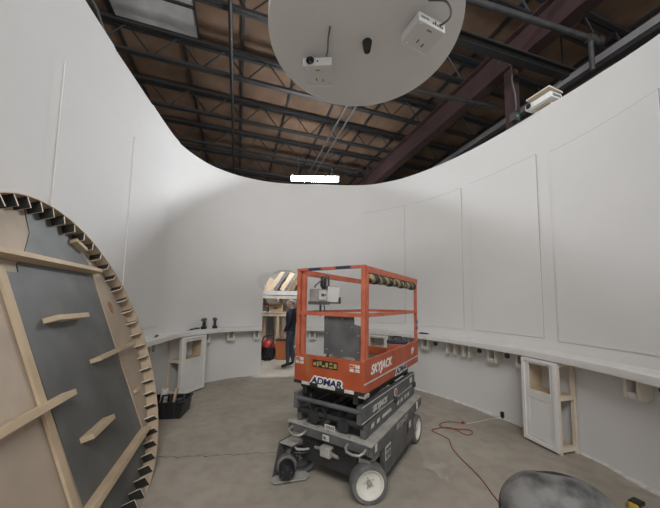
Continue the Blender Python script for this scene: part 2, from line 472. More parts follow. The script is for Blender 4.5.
# ------------------------------------------------------------------ cabinets under the ledge
def cabinet(s0,s1,label,open_side,split,hgt=1.03,f=.06,win=None):
    sm=(s0+s1)/2; x,y,tx,ty=wp(sm); rz=math.atan2(ty,tx); w=s1-s0; D=.325
    e=empty('cabinet',(x,y,0),rz)      # local x along wall, y into the room
    h=w/2; q=.035
    # carcass: back, floor, shelf, the closed side
    mb=MB()
    mb.box((-h,.03,.03),(h,D-.02,.06)); mb.box((-h+.02,.03,split-.02),(h-.02,D-.02,split)); mb.box((-h+.02,.05,hgt-.025),(h-.02,D-.02,hgt))
    mb.box((-open_side*h-.009,.03,.03),(-open_side*h+.009,D-.02,hgt))
    mb.build('carcass',M_pine,e)
    # open frame on the side that shows
    mb=MB(); X=open_side*h
    for yy in (.032,D-.05): mb.box((X-.02,yy,.0),(X+.02,yy+.032,hgt))
    for zz in (.03,split-.04,hgt-.05): mb.box((X-.019,.06,zz),(X+.019,D-.04,zz+.05))
    mb.build('side_frame',M_pinepale,e)
    # front face frame
    mb=MB()
    mb.box((-h-.02,D-.02,.03),(-h+f,D,hgt)); mb.box((h-f,D-.02,.03),(h+.02,D,hgt))
    mb.box((-h+f,D-.02,hgt-f),(h-f,D,hgt)); mb.box((-h+f,D-.02,.03),(h-f,D,.03+f+.02)); mb.box((-h+f,D-.02,split-.09),(h-f,D,split+.012))
    if win: mb.box((-h+f,D-.02,split),(h-f-win[0],D,hgt-f)); mb.box((h-f-win[0]-.001,D-.02,hgt-f-win[1]),(h-f,D,hgt-f))
    mb.build('face_frame',M_trimw,e)
    mb=MB(); 
    mb.box((-h-.02,D,.03),(-h+.015,D+.016,hgt)); mb.box((h-.015,D,.03),(h+.02,D+.016,hgt)); mb.box((-h+.015,D,hgt-.035),(h-.015,D+.016,hgt)); mb.box((-h+.015,D,.03),(h-.015,D+.016,.065))
    mb.build('moulding',M_ledge,e)
    mb=MB(); mb.box((-h+f-.005,D-.016,.10),(h-f+.005,D-.008,split-.08)); mb.build('lower_panel',M_panel,e)
    return tag(e,label,'cabinet')
cabinet(5.275,5.66,'white fronted wooden cabinet with open niche under the right ledge',-1,.64)
cabinet(13.02,13.56,'white fronted wooden cabinet with small window opening under the left ledge',1,.62,f=.085)
cabinet(8.40,8.84,'white fronted cabinet under the back ledge seen through the lift cage',-1,.45)
mb=MB(); x,y,tx,ty=wp(6.245); e=empty('floor_outlet',(x,y,0),math.atan2(ty,tx))
mb.box((-.022,.002,.025),(.022,.03,.105),bev=.006); mb.build('box',M_black,e)
mb=MB(); mb.cyl((0,.016,0),(0,.016,.04),.009); mb.build('conduit_stub',M_black,e)
tag(e,'small black outlet box at the foot of the wall left of the right cabinet','outlet')

# ------------------------------------------------------------------ roof of the building, turned 18 degrees from the view
RA=R(18.3); J=Vector((math.cos(RA),math.sin(RA),0)); G=Vector((-math.sin(RA),math.cos(RA),0))
def rf(j,g,z): return J*j+G*g+Vector((0,0,z))
JL,JRR=-11,5.6
mb=MB()
def rbox(mb,j0,j1,g0,g1,z0,z1):
    V=[rf(j0,g0,z0),rf(j1,g0,z0),rf(j1,g1,z0),rf(j0,g1,z0),rf(j0,g0,z1),rf(j1,g0,z1),rf(j1,g1,z1),rf(j0,g1,z1)]
    mb._geo(V,[(0,3,2,1),(4,5,6,7),(0,1,5,4),(1,2,6,5),(2,3,7,6),(3,0,4,7)])
rbox(mb,JL,9.2,-6,17,7.25,7.35)
# stiffener strips under the deck, running across the joists
mb.mi=1
for k in range(-7,8):
    c=-.10+k*1.22
    rbox(mb,c-.03,c+.03,-6,17,7.19,7.25)
mb.mi=0
tag(mb.build('ceiling',[M_deckwood,M_steel]),kind='structure')
e=empty('roof_skylight',rf(-1.85,5.42,7.18))
mb=MB(); 
def rel(mb,o): 
    for v in mb.bm.verts: v.co-=o
mb=MB(); rbox(mb,-2.45,-.99,4.78,6.06,7.165,7.185); rel(mb,e.location); mb.build('sheet',M_skylight,e)
mb=MB(); rbox(mb,-2.48,-2.45,4.78,6.06,7.14,7.19); rbox(mb,-.99,-.96,4.78,6.06,7.14,7.19); rbox(mb,-2.45,-.99,5.38,5.42,7.13,7.165); rel(mb,e.location); mb.build('frame',M_steel,e)
tag(e,'milky white skylight sheet between two roof joists above the left wall','skylight')

def make_joist(j0,j1):
    e=empty('roof_joist',(0,0,0),RA)      # local x along the joist
    z1,z0=7.19,6.57
    mb=MB()
    for y in (-.05,.05): mb.box((j0,y-.04,z1-.08),(j1,y+.04,z1))
    mb.build('top_chord',M_steel,e)
    mb=MB()
    for y in (-.03,.03): mb.box((j0,y-.026,z0),(j1,y+.026,z0+.055))
    mb.build('bottom_chord',M_steel,e)
    mb=MB(); p=.92; x=math.floor(j0/p)*p; pts=[]
    while x<j1-p:
        if x>=j0: pts+=[(x,0,z0+.03),(x+p/2,0,z1-.04)]
        x+=p
    mb.tube(pts,.02,6); 
    mb.build('web',M_steel,e)
    return e
order=['first','second','third','fourth','fifth','sixth','seventh','eighth']
GP=[1.6,3.12,4.64,6.17,7.70,9.24,10.74,12.2]
lab={1.6:None,3.12:'black open web roof joist over the hanging disc, nearest the camera in view',4.64:'black roof joist along the near edge of the skylight sheet',6.17:'black roof joist along the far edge of the skylight sheet',
 7.70:'black roof joist next beyond the one at the skylight far edge',9.24:'black roof joist two beyond the skylight, third from the back',10.74:'black roof joist second from the back, low over the wall top',12.2:'black roof joist farthest back, just above the back wall top'}
proto=None
for g in GP[1:]:
    if proto is None: proto=make_joist(JL,8.6); o=proto
    else: o=copy_tree(proto)
    o.location=G*g
    tag(o,lab[g],'joist','open web roof joists')
# the girder that carries the joists and its column
e=empty('roof_girder',(0,0,0),RA)
gj=4.62
mb=MB(); mb.box((gj-.012,-4,6.02),(gj+.012,16,6.55)); mb.build('web_plate',M_girder,e)
mb=MB(); mb.box((gj-.12,-4,6.0),(gj+.12,16,6.025)); mb.box((gj-.12,-4,6.54),(gj+.12,16,6.565)); mb.build('flange',M_girder,e)
tag(e,'red-brown steel roof girder crossing under the joists at right','girder')
c=rf(gj,3.55,0)
e=empty('steel_column',c,RA)
mb=MB(); mb.box((-.08,-.08,0),(.08,.08,5.98)); mb.build('shaft',M_girder,e)
mb=MB(); mb.box((-.16,-.14,5.975),(.16,.14,5.998)); mb.build('cap_plate',M_girder,e)
mb=MB(); mb.box((-.17,-.17,0),(.17,.17,.02)); mb.build('base_plate',M_girder,e)
tag(e,'red-brown steel column rising behind the right wall top','column')
# building wall beyond the drum on the right, with its pale girt
mb=MB(); rbox(mb,9.0,9.15,-6,17,0,7.25); tag(mb.build('wall_building_right',M_bldg),kind='structure')
mb=MB(); rbox(mb,5.38,5.46,-1,12,5.63,5.75); tag(mb.build('trim_40',M_girt),kind='structure')
mb=MB(); rbox(mb,5.34,5.46,-1,12,5.52,5.58); tag(mb.build('trim_41',M_steel),kind='structure')
mb=MB(); rbox(mb,JL,9,16.5,16.7,0,7.25); tag(mb.build('wall_building_back',M_bldg),kind='structure')
mb=MB(); rbox(mb,JL-.2,JL,-6,16.7,0,7.25); tag(mb.build('wall_building_left',M_bldg),kind='structure')

def pipe(name,pts,r,m,label,cat,clamps=(),n=10,fit=None):
    o0=Vector(pts[0]); e=empty(name,o0)
    mb=MB(); mb.tube([Vector(p)-o0 for p in pts],r,n); mb.build('pipe',m,e,True)
    for p in clamps:
        p=Vector(p)-o0; mb=MB(); mb.cyl(p+Vector((0,0,r)),p+Vector((0,0,.12)),.012,n=8); mb.box(p-Vector((.03,.03,r+.01)),p+Vector((.03,.03,r+.01))); mb.build('clamp',M_conduit,e)
    if fit: 
        for a,b,rr in fit:
            mb=MB(); mb.cyl(Vector(a)-o0,Vector(b)-o0,rr,n=12); mb.build('fitting',M_pipe,e,True)
    return tag(e,label,cat)
pipe('conduit_pipe',[rf(-.30,2.6,6.5),rf(-.30,16,6.5)],.035,M_steel,'dark pipe crossing under the joists left of the hanging disc','pipe')
for k,(dj,m) in enumerate(((0,M_conduit),(.22,M_conduit))):
    pipe('conduit_pipe',[rf(2.36+dj,5.1+.3*k,6.49),rf(2.36+dj,11.5,6.49)],.026,m,['grey conduit over the glowing strip light, left one of the pair','grey conduit over the glowing strip light, right one of the pair'][k],'pipe')
pipe('wall_top_conduit',[rf(-2.05,1.2,5.6),rf(-2.05,2.2,5.6),rf(-1.98,3.2,5.55),rf(-1.86,4.1,5.4),rf(-1.8,4.6,5.0)],.022,M_conduit,'thin grey conduit rising along the top of the left wall','pipe')
pipe('sprinkler_pipe',[rf(1.2,2.86,5.85),rf(5.3,2.56,5.85)],.042,M_pipe,'grey sprinkler pipe running to the right above the right wall','pipe',fit=[(rf(5.0,2.58,5.85),rf(5.13,2.57,5.85),.062),(rf(5.06,2.575,5.87),rf(5.06,2.575,5.32),.035),(rf(5.2,2.55,5.85),rf(5.26,2.55,5.85),.055)])
pipe('water_pipe',[rf(1.2,4.56,5.85),rf(5.15,4.21,5.85)],.042,M_pipe,'dull grey pipe passing behind the hanging disc to the girder','pipe',fit=[(rf(4.85,4.235,5.85),rf(4.95,4.226,5.85),.058)])
pipe('flexible_conduit',[rf(4.15,3.40,5.9),rf(4.34,3.36,5.93),rf(4.42,3.36,5.8),rf(4.38,3.36,5.6),rf(4.45,3.36,5.35),rf(4.46,3.36,5.12),rf(4.45,3.37,5.05)],.016,M_conduit,'thin pale flexible conduit hanging beside the red-brown column','conduit')
e=empty('junction_box',rf(4.46,3.395,4.95),RA)
mb=MB(); mb.box((-.06,-.05,-.07),(.06,.05,.07),bev=.01); mb.build('box',M_conduit,e)
mb=MB(); mb.cyl((0,-.05,0),(0,-.058,0),.022); mb.build('indicator',mat('green_lens',(.05,.5,.3),.3),e)
tag(e,'small grey electrical box with green dot on the red-brown column','box')
e=empty('steel_beam',(0,0,0),RA)
mb=MB(); mb.beam((1.0,3.27,5.73),(5.75,3.11,5.73),.12,.02); mb.beam((1.0,3.27,5.87),(5.75,3.11,5.87),.12,.02); mb.build('flange',M_steel,e)
mb=MB(); mb.beam((1.0,3.27,5.80),(5.75,3.11,5.80),.02,.14); mb.build('web_plate',M_steel,e)
mb=MB(); mb.tube([(1.0,3.22,5.892),(5.6,3.06,5.892)],.010,8); mb.build('cable',M_pipe,e)
for x in (1.3,5.3):
    mb=MB(); mb.cyl((x,3.26-.034*(x-1),5.88),(x,3.26-.034*(x-1),7.19),.015,n=8); mb.build('hanger',M_steel,e)
tag(e,'black steel beam passing over the projector on the right wall top','beam')
# the glowing strip light behind the back wall top
LP=Vector((-.445,7.25,4.965))
e=empty('strip_light',LP)
mb=MB(); mb.box((-.62,-.04,.052),(.62,.04,.08)); mb.box((-.645,-.06,-.05),(-.622,.06,.08)); mb.box((.622,-.06,-.05),(.645,.06,.08)); mb.build('housing',M_white,e)
mb=MB()
sec=[(-.06,.05),(-.062,0),(-.045,-.04),(0,-.055),(.045,-.04),(.062,0),(.06,.05)]
mb.prism(sec,(1.24,0,0),(-.62,0,0),(0,1,0),(0,0,1)); mb.build('diffuser',M_led,e)
for sx in (-.45,.45):
    mb=MB(); mb.cyl((sx,0,.08),(sx,0,1.60),.006,n=6); mb.build('hanger',M_conduit,e)
tag(e,'glowing white strip light hanging above the back wall top','light')

# ------------------------------------------------------------------ hanging white disc with projectors
DZ=3.80
e=empty('hanging_disc',(.235,2.10,DZ))
mb=MB(); mb.lathe([(.001,0),(.742,0),(.749,.004),(.749,.10),(.73,.104),(.001,.104)],n=96); mb.build('panel',M_disc,e,True)
for a in (30,150,270):
    p=Vector((.5*math.cos(R(a)),.5*math.sin(R(a)),.1)); mb=MB(); mb.cyl(p,p+Vector((0,0,7.2-DZ-.1)),.006,n=6); mb.build('suspension_cable',M_steel,e)
tag(e,'round white disc hung under the roof carrying two projectors','disc')
e=empty('hanging_speaker',(.27,2.10,DZ),.2)
mb=MB(); mb.lathe([(.001,-.085),(.021,-.085),(.027,-.078),(.037,-.02),(.039,0),(.001,0)],n=28); mb.build('body',M_black,e,True)
mb=MB(); mb.lathe([(.001,-.088),(.018,-.088),(.019,-.084),(.001,-.084)],n=20); mb.build('lens',M_glass,e,True)
tag(e,'small black tapered pod at the middle of the hanging disc','pod')

def projector(loc,rz,label,lens_front=True,rx=0,stem=.06,d=.225):
    """local: front face is -y, underside z=0"""
    e=empty('hanging_projector',loc,rz); e.rotation_euler.x=rx
    w,h=.245,.07
    mb=MB(); mb.box((-w/2,-d/2,0),(w/2,d/2,h),bev=.008)
    mb.build('casing',M_projg,e)
    mb=MB(); mb.box((-w/2+.002,-d/2-.004,.002),(w/2-.002,-d/2+.004,h-.002),bev=.003); mb.build('front_panel' if lens_front else 'rear_panel',M_projw,e)
    mb=MB(); mb.box((-w/2+.006,d/2-.004,-.002),(w/2-.006,d/2+.004,.02)); mb.build('rear_lip',M_projw,e)
    if lens_front:
        mb=MB(); mb.lathe([(.001,.0),(.022,.0),(.034,.012),(.034,.016),(.030,.016),(.02,.004),(.001,.004)],(-w/2+.065,-d/2-.003,h/2),(0,-1,0),24); lr=mb.build('lens_ring',M_black,e,True)
        mb=MB(); mb.ball((-w/2+.065,-d/2-.004,h/2),.02,(1,.5,1)); mb.build('glass',M_glass,lr,True)
        mb=MB(); mb.cyl((-w/2+.125,-d/2-.004,h/2),(-w/2+.125,-d/2-.007,h/2),.007); mb.build('sensor',M_black,e)
    else:
        mb=MB()
        for i in range(5): mb.box((.00+i*.021,-d/2-.007,.022),(.012+i*.021,-d/2-.003,.05 if i%2 else .034))
        mb.build('ports',M_lgrey,e)
        mb=MB()
        for i in range(6): mb.box((-.10+i*.012,-d/2-.006,.03),(-.095+i*.012,-d/2-.003,.045))
        mb.build('grille',M_conduit,e)
    for x,y in ((-.02,.03),(.035,.045)):
        mb=MB(); mb.box((x-.004,y-.013,-.004),(x+.004,y+.013,.002)); mb.build('underside_slot',M_lgrey,e)
    for x,y in ((-.09,-.08),(.09,.08),(-.08,.08)):
        mb=MB(); mb.cyl((x,y,-.007),(x,y,.001),.011,n=12); mb.build('foot',M_projg,e)
    mb=MB(); mb.box((-.02,-.07,-.003),(.02,-.06,.002)); mb.build('maker_badge',M_yel,e)
    mb=MB(); mb.cyl((0,.01,h),(0,.01,h+stem),.018,n=12); mb.cyl((0,.01,h+stem-.012),(0,.01,h+stem),.05,n=20)
    for a in range(3): mb.beam((0,.01,h+.012),(.08*math.cos(a*2.1),.01+.08*math.sin(a*2.1),h+.006),.014,.01)
    mb.build('mount',M_projw,e)
    return tag(e,label,'projector')
p1=projector((-.128,2.29,3.66),R(-4),'white projector with its lens facing out, under the left half of the hanging disc',True,stem=.068)
p2=projector((.66,1.925,3.66),R(24),'white projector with its socket side showing, under the right half of the hanging disc',False,stem=.068,d=.19)
def cable(name,pts,r,m,label,cat='cable'):
    o0=Vector(pts[0]); mb=MB()
    P=[Vector(p)-o0 for p in pts]; Q=[]
    for i in range(len(P)-1):
        a,b,c,d=P[max(i-1,0)],P[i],P[i+1],P[min(i+2,len(P)-1)]
        for k in range(8):
            t=k/8; Q.append(.5*((2*b)+(-a+c)*t+(2*a-5*b+4*c-d)*t*t+(-a+3*b-3*c+d)*t**3))
    Q.append(P[-1]); mb.tube(Q,r,8)
    o=mb.build(name,m,None,True); o.location=o0
    return tag(o,label,cat)
cable('projector_cable',[(-.06,2.17,3.735),(-.05,2.15,3.765),(-.045,2.06,3.78),(-.035,2.0,3.787),(-.03,1.97,3.792)],.007,M_lgrey,'short dark cable from the lens-side projector up into the disc')
cable('projector_cable',[(.77,1.86,3.70),(.805,1.80,3.69),(.80,1.765,3.72),(.76,1.75,3.76),(.70,1.76,3.78),(.65,1.77,3.79)],.007,M_lgrey,'looping dark cable behind the socket-side projector on the hanging disc')
# projector on the right wall top
s=5.50; x,y,tx,ty=wp(s,-.02)
e=empty('wall_top_projector',(x,y,ztop(s)+.04),math.atan2(ty,tx)+R(6)); e.rotation_euler.x=R(-4)
mb=MB(); mb.box((-.165,-.12,0),(.165,.12,.075),bev=.008); mb.build('casing',M_projw,e)
mb=MB()
for i in range(7): mb.box((-.168,-.085+i*.025,.018),(-.163,-.07+i*.025,.055))
mb.build('vent',M_lgrey,e)
mb=MB(); mb.lathe([(.001,0),(.03,0),(.034,.012),(.001,.012)],(.115,.12,.04),(0,1,0),20); mb.build('lens_ring',M_black,e,True)
mb=MB(); mb.box((-.1,-.05,-.02),(.1,.05,0)); mb.cyl((-.1,0,-.042),(-.1,0,-.01),.015,n=8); mb.cyl((.1,0,-.042),(.1,0,-.01),.015,n=8); mb.build('mount',M_pinepale,e)
mb=MB(); mb.cyl((0,0,.07),(0,0,.13),.012,n=8); mb.build('stem',M_conduit,e)
tag(e,'white projector sitting on the top edge of the right wall','projector')
e2=empty('mounting_board',(x-.0,y-.0,ztop(s)+.175),math.atan2(ty,tx)+R(6))
mb=MB(); mb.box((-.15,-.17,0),(.15,.12,.02)); o=mb.build('board',M_pinepale,e2)
for bx in (-.1,.1):
    mb=MB(); mb.cyl((bx,-.1,.02),(bx,-.1,.08),.012,n=8); mb.build('bolt',M_conduit,e2)
tag(e2,'pale wooden board fixed just above the projector on the right wall top','board')

# ------------------------------------------------------------------ big plywood disc leaning on the left wall
dt=Vector((-.318,.948,0)); dn=Vector((.897,.301,.324)); du=dn.cross(dt).normalized(); dn=dt.cross(du).normalized()
if du.z<0: du=-du
dc=Vector((-1.941,2.371,1.238)); DRAD=1.309; DEP=.11
e=empty('wooden_disc',dc-Vector((0,0,1.238)))
M=frame(dc-e.location,dt,du)          # local frame: x along disc, y up the disc, z out of its face; z=0 is the front rim
def dm(mb,name,mats,par=e,smooth=False):
    bmesh.ops.transform(mb.bm,matrix=M,verts=mb.bm.verts); return mb.build(name,mats,par,smooth)
mb=MB(); mb.lathe([(.001,-DEP-.018),(DRAD-.012,-DEP-.018),(DRAD-.012,-DEP),(.001,-DEP)],n=120); dm(mb,'back_board',M_plypale)
mb=MB(); mb.lathe([(DRAD-.008,-DEP-.02),(DRAD,-DEP-.02),(DRAD,0),(DRAD-.008,0)],n=120); mb.bm.faces.ensure_lookup_table()
for f in [f for f in mb.bm.faces if len(f.verts)>4]: mb.bm.faces.remove(f)
dm(mb,'rim_skirt',M_ply,smooth=True)
# grey centre board, notched at the upper left
ZB=-DEP
def chord(x): return math.sqrt(max(0,(DRAD-.02)**2-x*x))
poly=[(-.50,-chord(.50)),(-.50,.70),(-.38,.70),(-.37,.765),(-.26,.85),(-.11,1.05),(-.07,chord(.07)),(.05,chord(.05)),(.15,chord(.15)),(.25,chord(.25)),(.35,chord(.35)),(.45,chord(.45)),(.55,chord(.55)),(.63,chord(.63)),(.70,chord(.70)),(.69,-chord(.69)),(.5,-chord(.5)),(.2,-chord(.2)),(0,-chord(0)),(-.3,-chord(.3))]
mb=MB(); mb.prism(poly,(0,0,.006),(0,0,ZB)); dm(mb,'centre_board',M_greyboard)
tagp=lambda o,l: tag(o,l)
# battens: lumber fixed flat or on edge
def batten(name,a,b,w,h,label=None,m=None,skew=0):
    mb=MB(); mb.beam((a[0],a[1],ZB+.006+h/2),(b[0],b[1],ZB+.006+h/2),w,h,(0,0,1)); o=dm(mb,name,m or M_pine)
    return tag(o,label) if label else o
batten('seam_strip',(-.555,.72),(-.60,-1.02),.062,.018,'long pale lumber strip along the left seam')
batten('seam_strip',(.715,.95),(.705,-.95),.022,.006,'thin lumber strip along the right seam')
batten('batten',(-1.00,.80),(.75,.81),.038,.085,'long upper batten')
batten('batten',(-1.16,-.20),(-.36,-.20),.038,.085,'middle batten at the left edge')
batten('batten',(-.62,-.94),(.68,-.93),.038,.085,'long lower batten')
batten('batten',(.13,-.055),(1.07,-.04),.035,.08,'middle batten at the right edge')
batten('wood_block',(-.30,.345),(.17,.345),.038,.085,'short block on the upper grey board')
batten('wood_block',(-.33,-.55),(.04,-.55),.038,.085,'short block on the lower grey board')
batten('wood_block',(.78,-.54),(.90,-.54),.03,.03)
batten('wood_block',(.47,1.10),(.63,1.03),.04,.06)
mb=MB()
poly=[(.92+.05*math.cos(t)*(1+.2*math.sin(3*t)),.42+.085*math.sin(t)*(1+.15*math.cos(2*t))) for t in [2*PI*k/20 for k in range(20)]]
mb.prism(poly,(0,0,.0015),(0,0,ZB)); tag(dm(mb,'knot_patch',mat('orange_wood_knot',(.40,.21,.10),.7,var=.2,scale=25)),'orange-brown wood knot')
# rim gussets: black-faced plywood with raw edges, all round the rim
NG=52
for k in range(NG):
    a=R(92.2)+2*PI*k/NG
    if 195<math.degrees(a)%360<252: continue      # that stretch of the rim has none yet
    ra=DRAD-.009; ri=DRAD-.092
    ex=Vector((math.cos(a),math.sin(a),0)); ey=Vector((-math.sin(a),math.cos(a),0)); tt=.0075
    mb=MB()
    V=[ex*r+ey*(s_*tt)+Vector((0,0,z)) for s_ in (-1,1) for r,z in ((ri,ZB),(ra,ZB),(ra,-.004),(ri,-.012))]
    mb.mi=0; mb._geo(V,[(0,1,2,3),(7,6,5,4)])
    mb.mi=1; mb._geo(V,[(0,4,5,1),(1,5,6,2),(2,6,7,3),(3,7,4,0)])
    bmesh.ops.remove_doubles(mb.bm,verts=mb.bm.verts,dist=1e-6)
    dm(mb,'rim_gusset',[M_blackply,M_pinepale])
tag(e,'large unfinished plywood disc with grey centre board leaning on the left wall','disc')

# ------------------------------------------------------------------ scissor lift (local x = away along its length, y = to its left side)
LO=(0.31,2.48,0); LR=math.atan2(.8433,.5376)
lift=empty('scissor_lift',LO,LR)
LW,LL=.775,1.70
def wdir(v):   # world direction -> lift local
    c,s=math.cos(-LR),math.sin(-LR); return Vector((v[0]*c-v[1]*s,v[0]*s+v[1]*c,v[2]))
P=lift
# --- chassis
mb=MB(); mb.box((.05,.09,.17),(1.60,.69,.40),bev=.01); mb.build('chassis_body',M_lgreyd,P)
mb=MB(); mb.box((.0,-.035,.415),(.05,.80,.50),bev=.008); mb.box((.05,.06,.40),(1.58,.715,.46)); mb.build('front_beam',M_lgrey,P)
mb=MB(); mb.box((-.005,-.04,.497),(.075,.80,.512),bev=.004); mb.box((.07,.10,.462),(1.56,.68,.475)); fd=mb.build('deck_plate',M_dusty,P)
def side_tray(sy,y0,y1):
    mb=MB()
    mb.box((.0,y0,.487),(1.56,y1,.508),bev=.005)
    mb.build('tray_top',M_dusty,P)
    yo=y0 if sy<0 else y1
    mb=MB()
    # panel with a raised wheel cut-out at each end
    prof=[(.02,.487),(.02,.40),(.29,.385),(.285,.14),(.32,.095),(1.17,.095),(1.20,.14),(1.205,.385),(1.56,.40),(1.56,.487)]
    mb.prism(prof,(0,.05 if sy<0 else -.05,0),(0,yo,0),(1,0,0),(0,0,1)); sp=mb.build('side_panel',M_lgrey,P)
    mb=MB(); mb.box((.33,yo-.008 if sy<0 else yo-.02,.10),(1.16,yo+.02 if sy<0 else yo+.008,.125),bev=.003); mb.build('rub_rail',M_lgreyd,P)
    return sp
side_tray(-1,-.075,.085); side_tray(1,.69,.85)
YF=-.0765
def sideM(x,z,y=YF): return frame((x,y,z),(1,0,0),(0,0,1))
text('lettering','SKYJACK',.072,M_dusty,P,sideM(.78,.44),.001,.25,.002,sx=1.25)
mb=MB(); mb.box((.30,YF-.002,.255),(.43,YF+.002,.375)); ob=mb.build('warning_label',M_offw,P)
mb=MB(); mb.box((.31,YF-.003,.33),(.42,YF-.001,.36)); mb.box((.31,YF-.003,.27),(.36,YF-.001,.315)); mb.box((.37,YF-.003,.27),(.42,YF-.001,.315)); mb.build('print',M_lgrey,ob)
mb=MB(); mb.box((.065,YF-.002,.43),(.105,YF+.002,.49)); mb.build('label',M_offw,P)
mb=MB(); mb.box((1.33,YF-.002,.405),(1.375,YF+.002,.485)); mb.build('label',M_white,P)
mb=MB(); mb.box((1.02,YF-.002,.29),(1.09,YF+.001,.36),bev=.0); mb.build('label',M_offw,P)
mb=MB(); mb.prism([(.95,.25),(1.0,.27),(1.0,.37),(.95,.35)],(0,-.003,0),(0,YF+.001,0),(1,0,0),(0,0,1)); mb.build('vent_slot',M_black,P)
mb=MB(); mb.box((.06,-.03,.30),(.28,.08,.345),bev=.004); mb.build('wheel_bracket',M_bare,P)
# --- wheels
def wheel(name,c,ax,white=True,r=.162,w=.115):
    e=empty(name,c); e.parent=P
    ax=wdir(Vector(ax).normalized())
    mb=MB(); ri=r*.76
    mb.lathe([(ri,-w/2),(r*.93,-w/2),(r*.985,-w/2+.012),(r,-w/2+.03),(r,w/2-.03),(r*.985,w/2-.012),(r*.93,w/2),(ri,w/2),(ri-.005,w/2-.01),(ri-.005,-w/2+.01)],(0,0,0),ax,48)
    mb.build('tyre',M_tyre,e,True)
    mb=MB(); mb.lathe([(.001,w/2-.045),(.045,w/2-.045),(.06,w/2-.042),(.098,w/2-.030),(.112,w/2-.006),(ri+.002,w/2-.002),(ri+.002,-w/2+.002),(.112,-w/2+.006),(.09,-w/2+.04),(.001,-w/2+.045)],(0,0,0),ax,48)
    mb.build('rim',M_rim if white else M_lgreyd,e,True)
    mb=MB(); mb.lathe([(.001,w/2-.014),(.016,w/2-.014),(.022,w/2-.02),(.026,w/2-.05),(.001,w/2-.05)],(0,0,0),ax,20); mb.build('hub',M_bare,e,True)
    mb=MB()
    f=ax.orthogonal().normalized(); g=ax.cross(f)
    for k in range(5):
        q=f*math.cos(k*1.2566)+g*math.sin(k*1.2566); mb.cyl(q*.042+ax*(w/2-.047),q*.042+ax*(w/2-.036),.006,n=6)
    mb.build('lug_nuts',M_bare,e)
    return e
STEER=(.16,-.987,.0)
wheel('wheel',(.085,-.005,.162),STEER); wheel('wheel',(1.36,-.03,.162),(.843,-.538,0)); wheel('wheel',(1.36,.80,.162),(-.843,.538,0))
wheel('wheel',(.10,.745,.162),STEER,False)
# --- swung-out motor tray at the front left wheel
mb=MB()
mb.prism([(-.22,.80),(-.215,.86),(-.15,.875),(.10,.70),(.06,.60),(.0,.60)],(0,0,.014),(0,0,.018),(1,0,0),(0,1,0)); mb.build('tray_base',M_dusty,P)
mb=MB(); mb.prism([(-.08,.72),(-.09,.86),(.09,.85),(.11,.70)],(0,0,.012),(0,0,.315),(1,0,0),(0,1,0)); mb.build('tray_cover',M_dusty,P)
mb=MB(); mb.prism([(-.17,.018),(.05,.018),(.09,.325),(-.085,.325)],(0,.012,0),(0,.868,0),(1,0,0),(0,0,1)); mb.build('tray_side',M_lgrey,P)
mb=MB(); mx=Vector((-.12,.74,.115)); a=wdir(Vector(STEER))
mb.lathe([(.001,.06),(.062,.06),(.074,.045),(.076,0),(.076,-.06),(.001,-.06)],mx,a,28); mb.build('drive_motor',M_black,P,True)
mb=MB(); mb.lathe([(.001,-.055),(.085,-.055),(.098,-.07),(.098,-.12),(.06,-.15),(.001,-.15)],mx,a,24); mb.build('gear_housing',mat('motor_grey',(.15,.145,.135),.6,var=.2,scale=20),P,True)
mb=MB()
for k in range(6):
    f=a.orthogonal().normalized(); g=a.cross(f); q=(f*math.cos(k*1.047)+g*math.sin(k*1.047))*.045
    mb.cyl(mx+q+a*.068,mx+q+a*.078,.007,n=6)
mb.build('motor_bolts',M_lgrey,P)
for off,zz in ((.0,.25),(.03,.27)):
    mb=MB(); mb.tube([(-.02+off,.76,zz),(-.06+off,.70,zz+.01),(-.03+off,.64,zz+.01),(.05+off,.60,zz)],.011,8); mb.build('hydraulic_hose',M_dusty if off else M_black,P,True)
# --- front: tow loops, label, valve box
for y in (.07,.70):
    mb=MB(); mb.tube([(.0,y-.085,.46),(-.04,y-.085,.45),(-.07,y-.06,.435),(-.08,y,.43),(-.07,y+.06,.435),(-.04,y+.085,.45),(.0,y+.085,.46)],.012,10); mb.build('tow_loop',M_bare,P,True)
mb=MB(); mb.box((-.003,.35,.428),(.001,.42,.478)); ob=mb.build('label',M_offw,P)
mb=MB(); mb.box((-.005,.385,.44),(-.002,.41,.465)); mb.build('print',M_lgrey,ob)
mb=MB(); mb.box((-.02,.33,.285),(.10,.44,.375),bev=.012); mb.build('valve_box',M_dusty,P)
mb=MB(); mb.cyl((.03,.26,.31),(.03,.34,.31),.022,n=14); mb.cyl((.03,.44,.33),(.03,.52,.33),.02,n=14); mb.build('valve_plug',M_bare,P)
mb=MB(); mb.beam((.09,.02,.20),(.09,.72,.20),.07,.07); mb.build('front_axle',M_lgreyd,P)
mb=MB(); mb.tube([(.02,.10,.36),(.0,.20,.335),(.02,.30,.345),(.03,.40,.365),(.02,.55,.345),(.02,.62,.365)],.01,8); mb.build('hydraulic_hose',M_black,P,True)
mb=MB(); mb.cyl((.01,.14,.515),(.01,.66,.515),.016,n=10); mb.build('front_bar',M_bare,P)
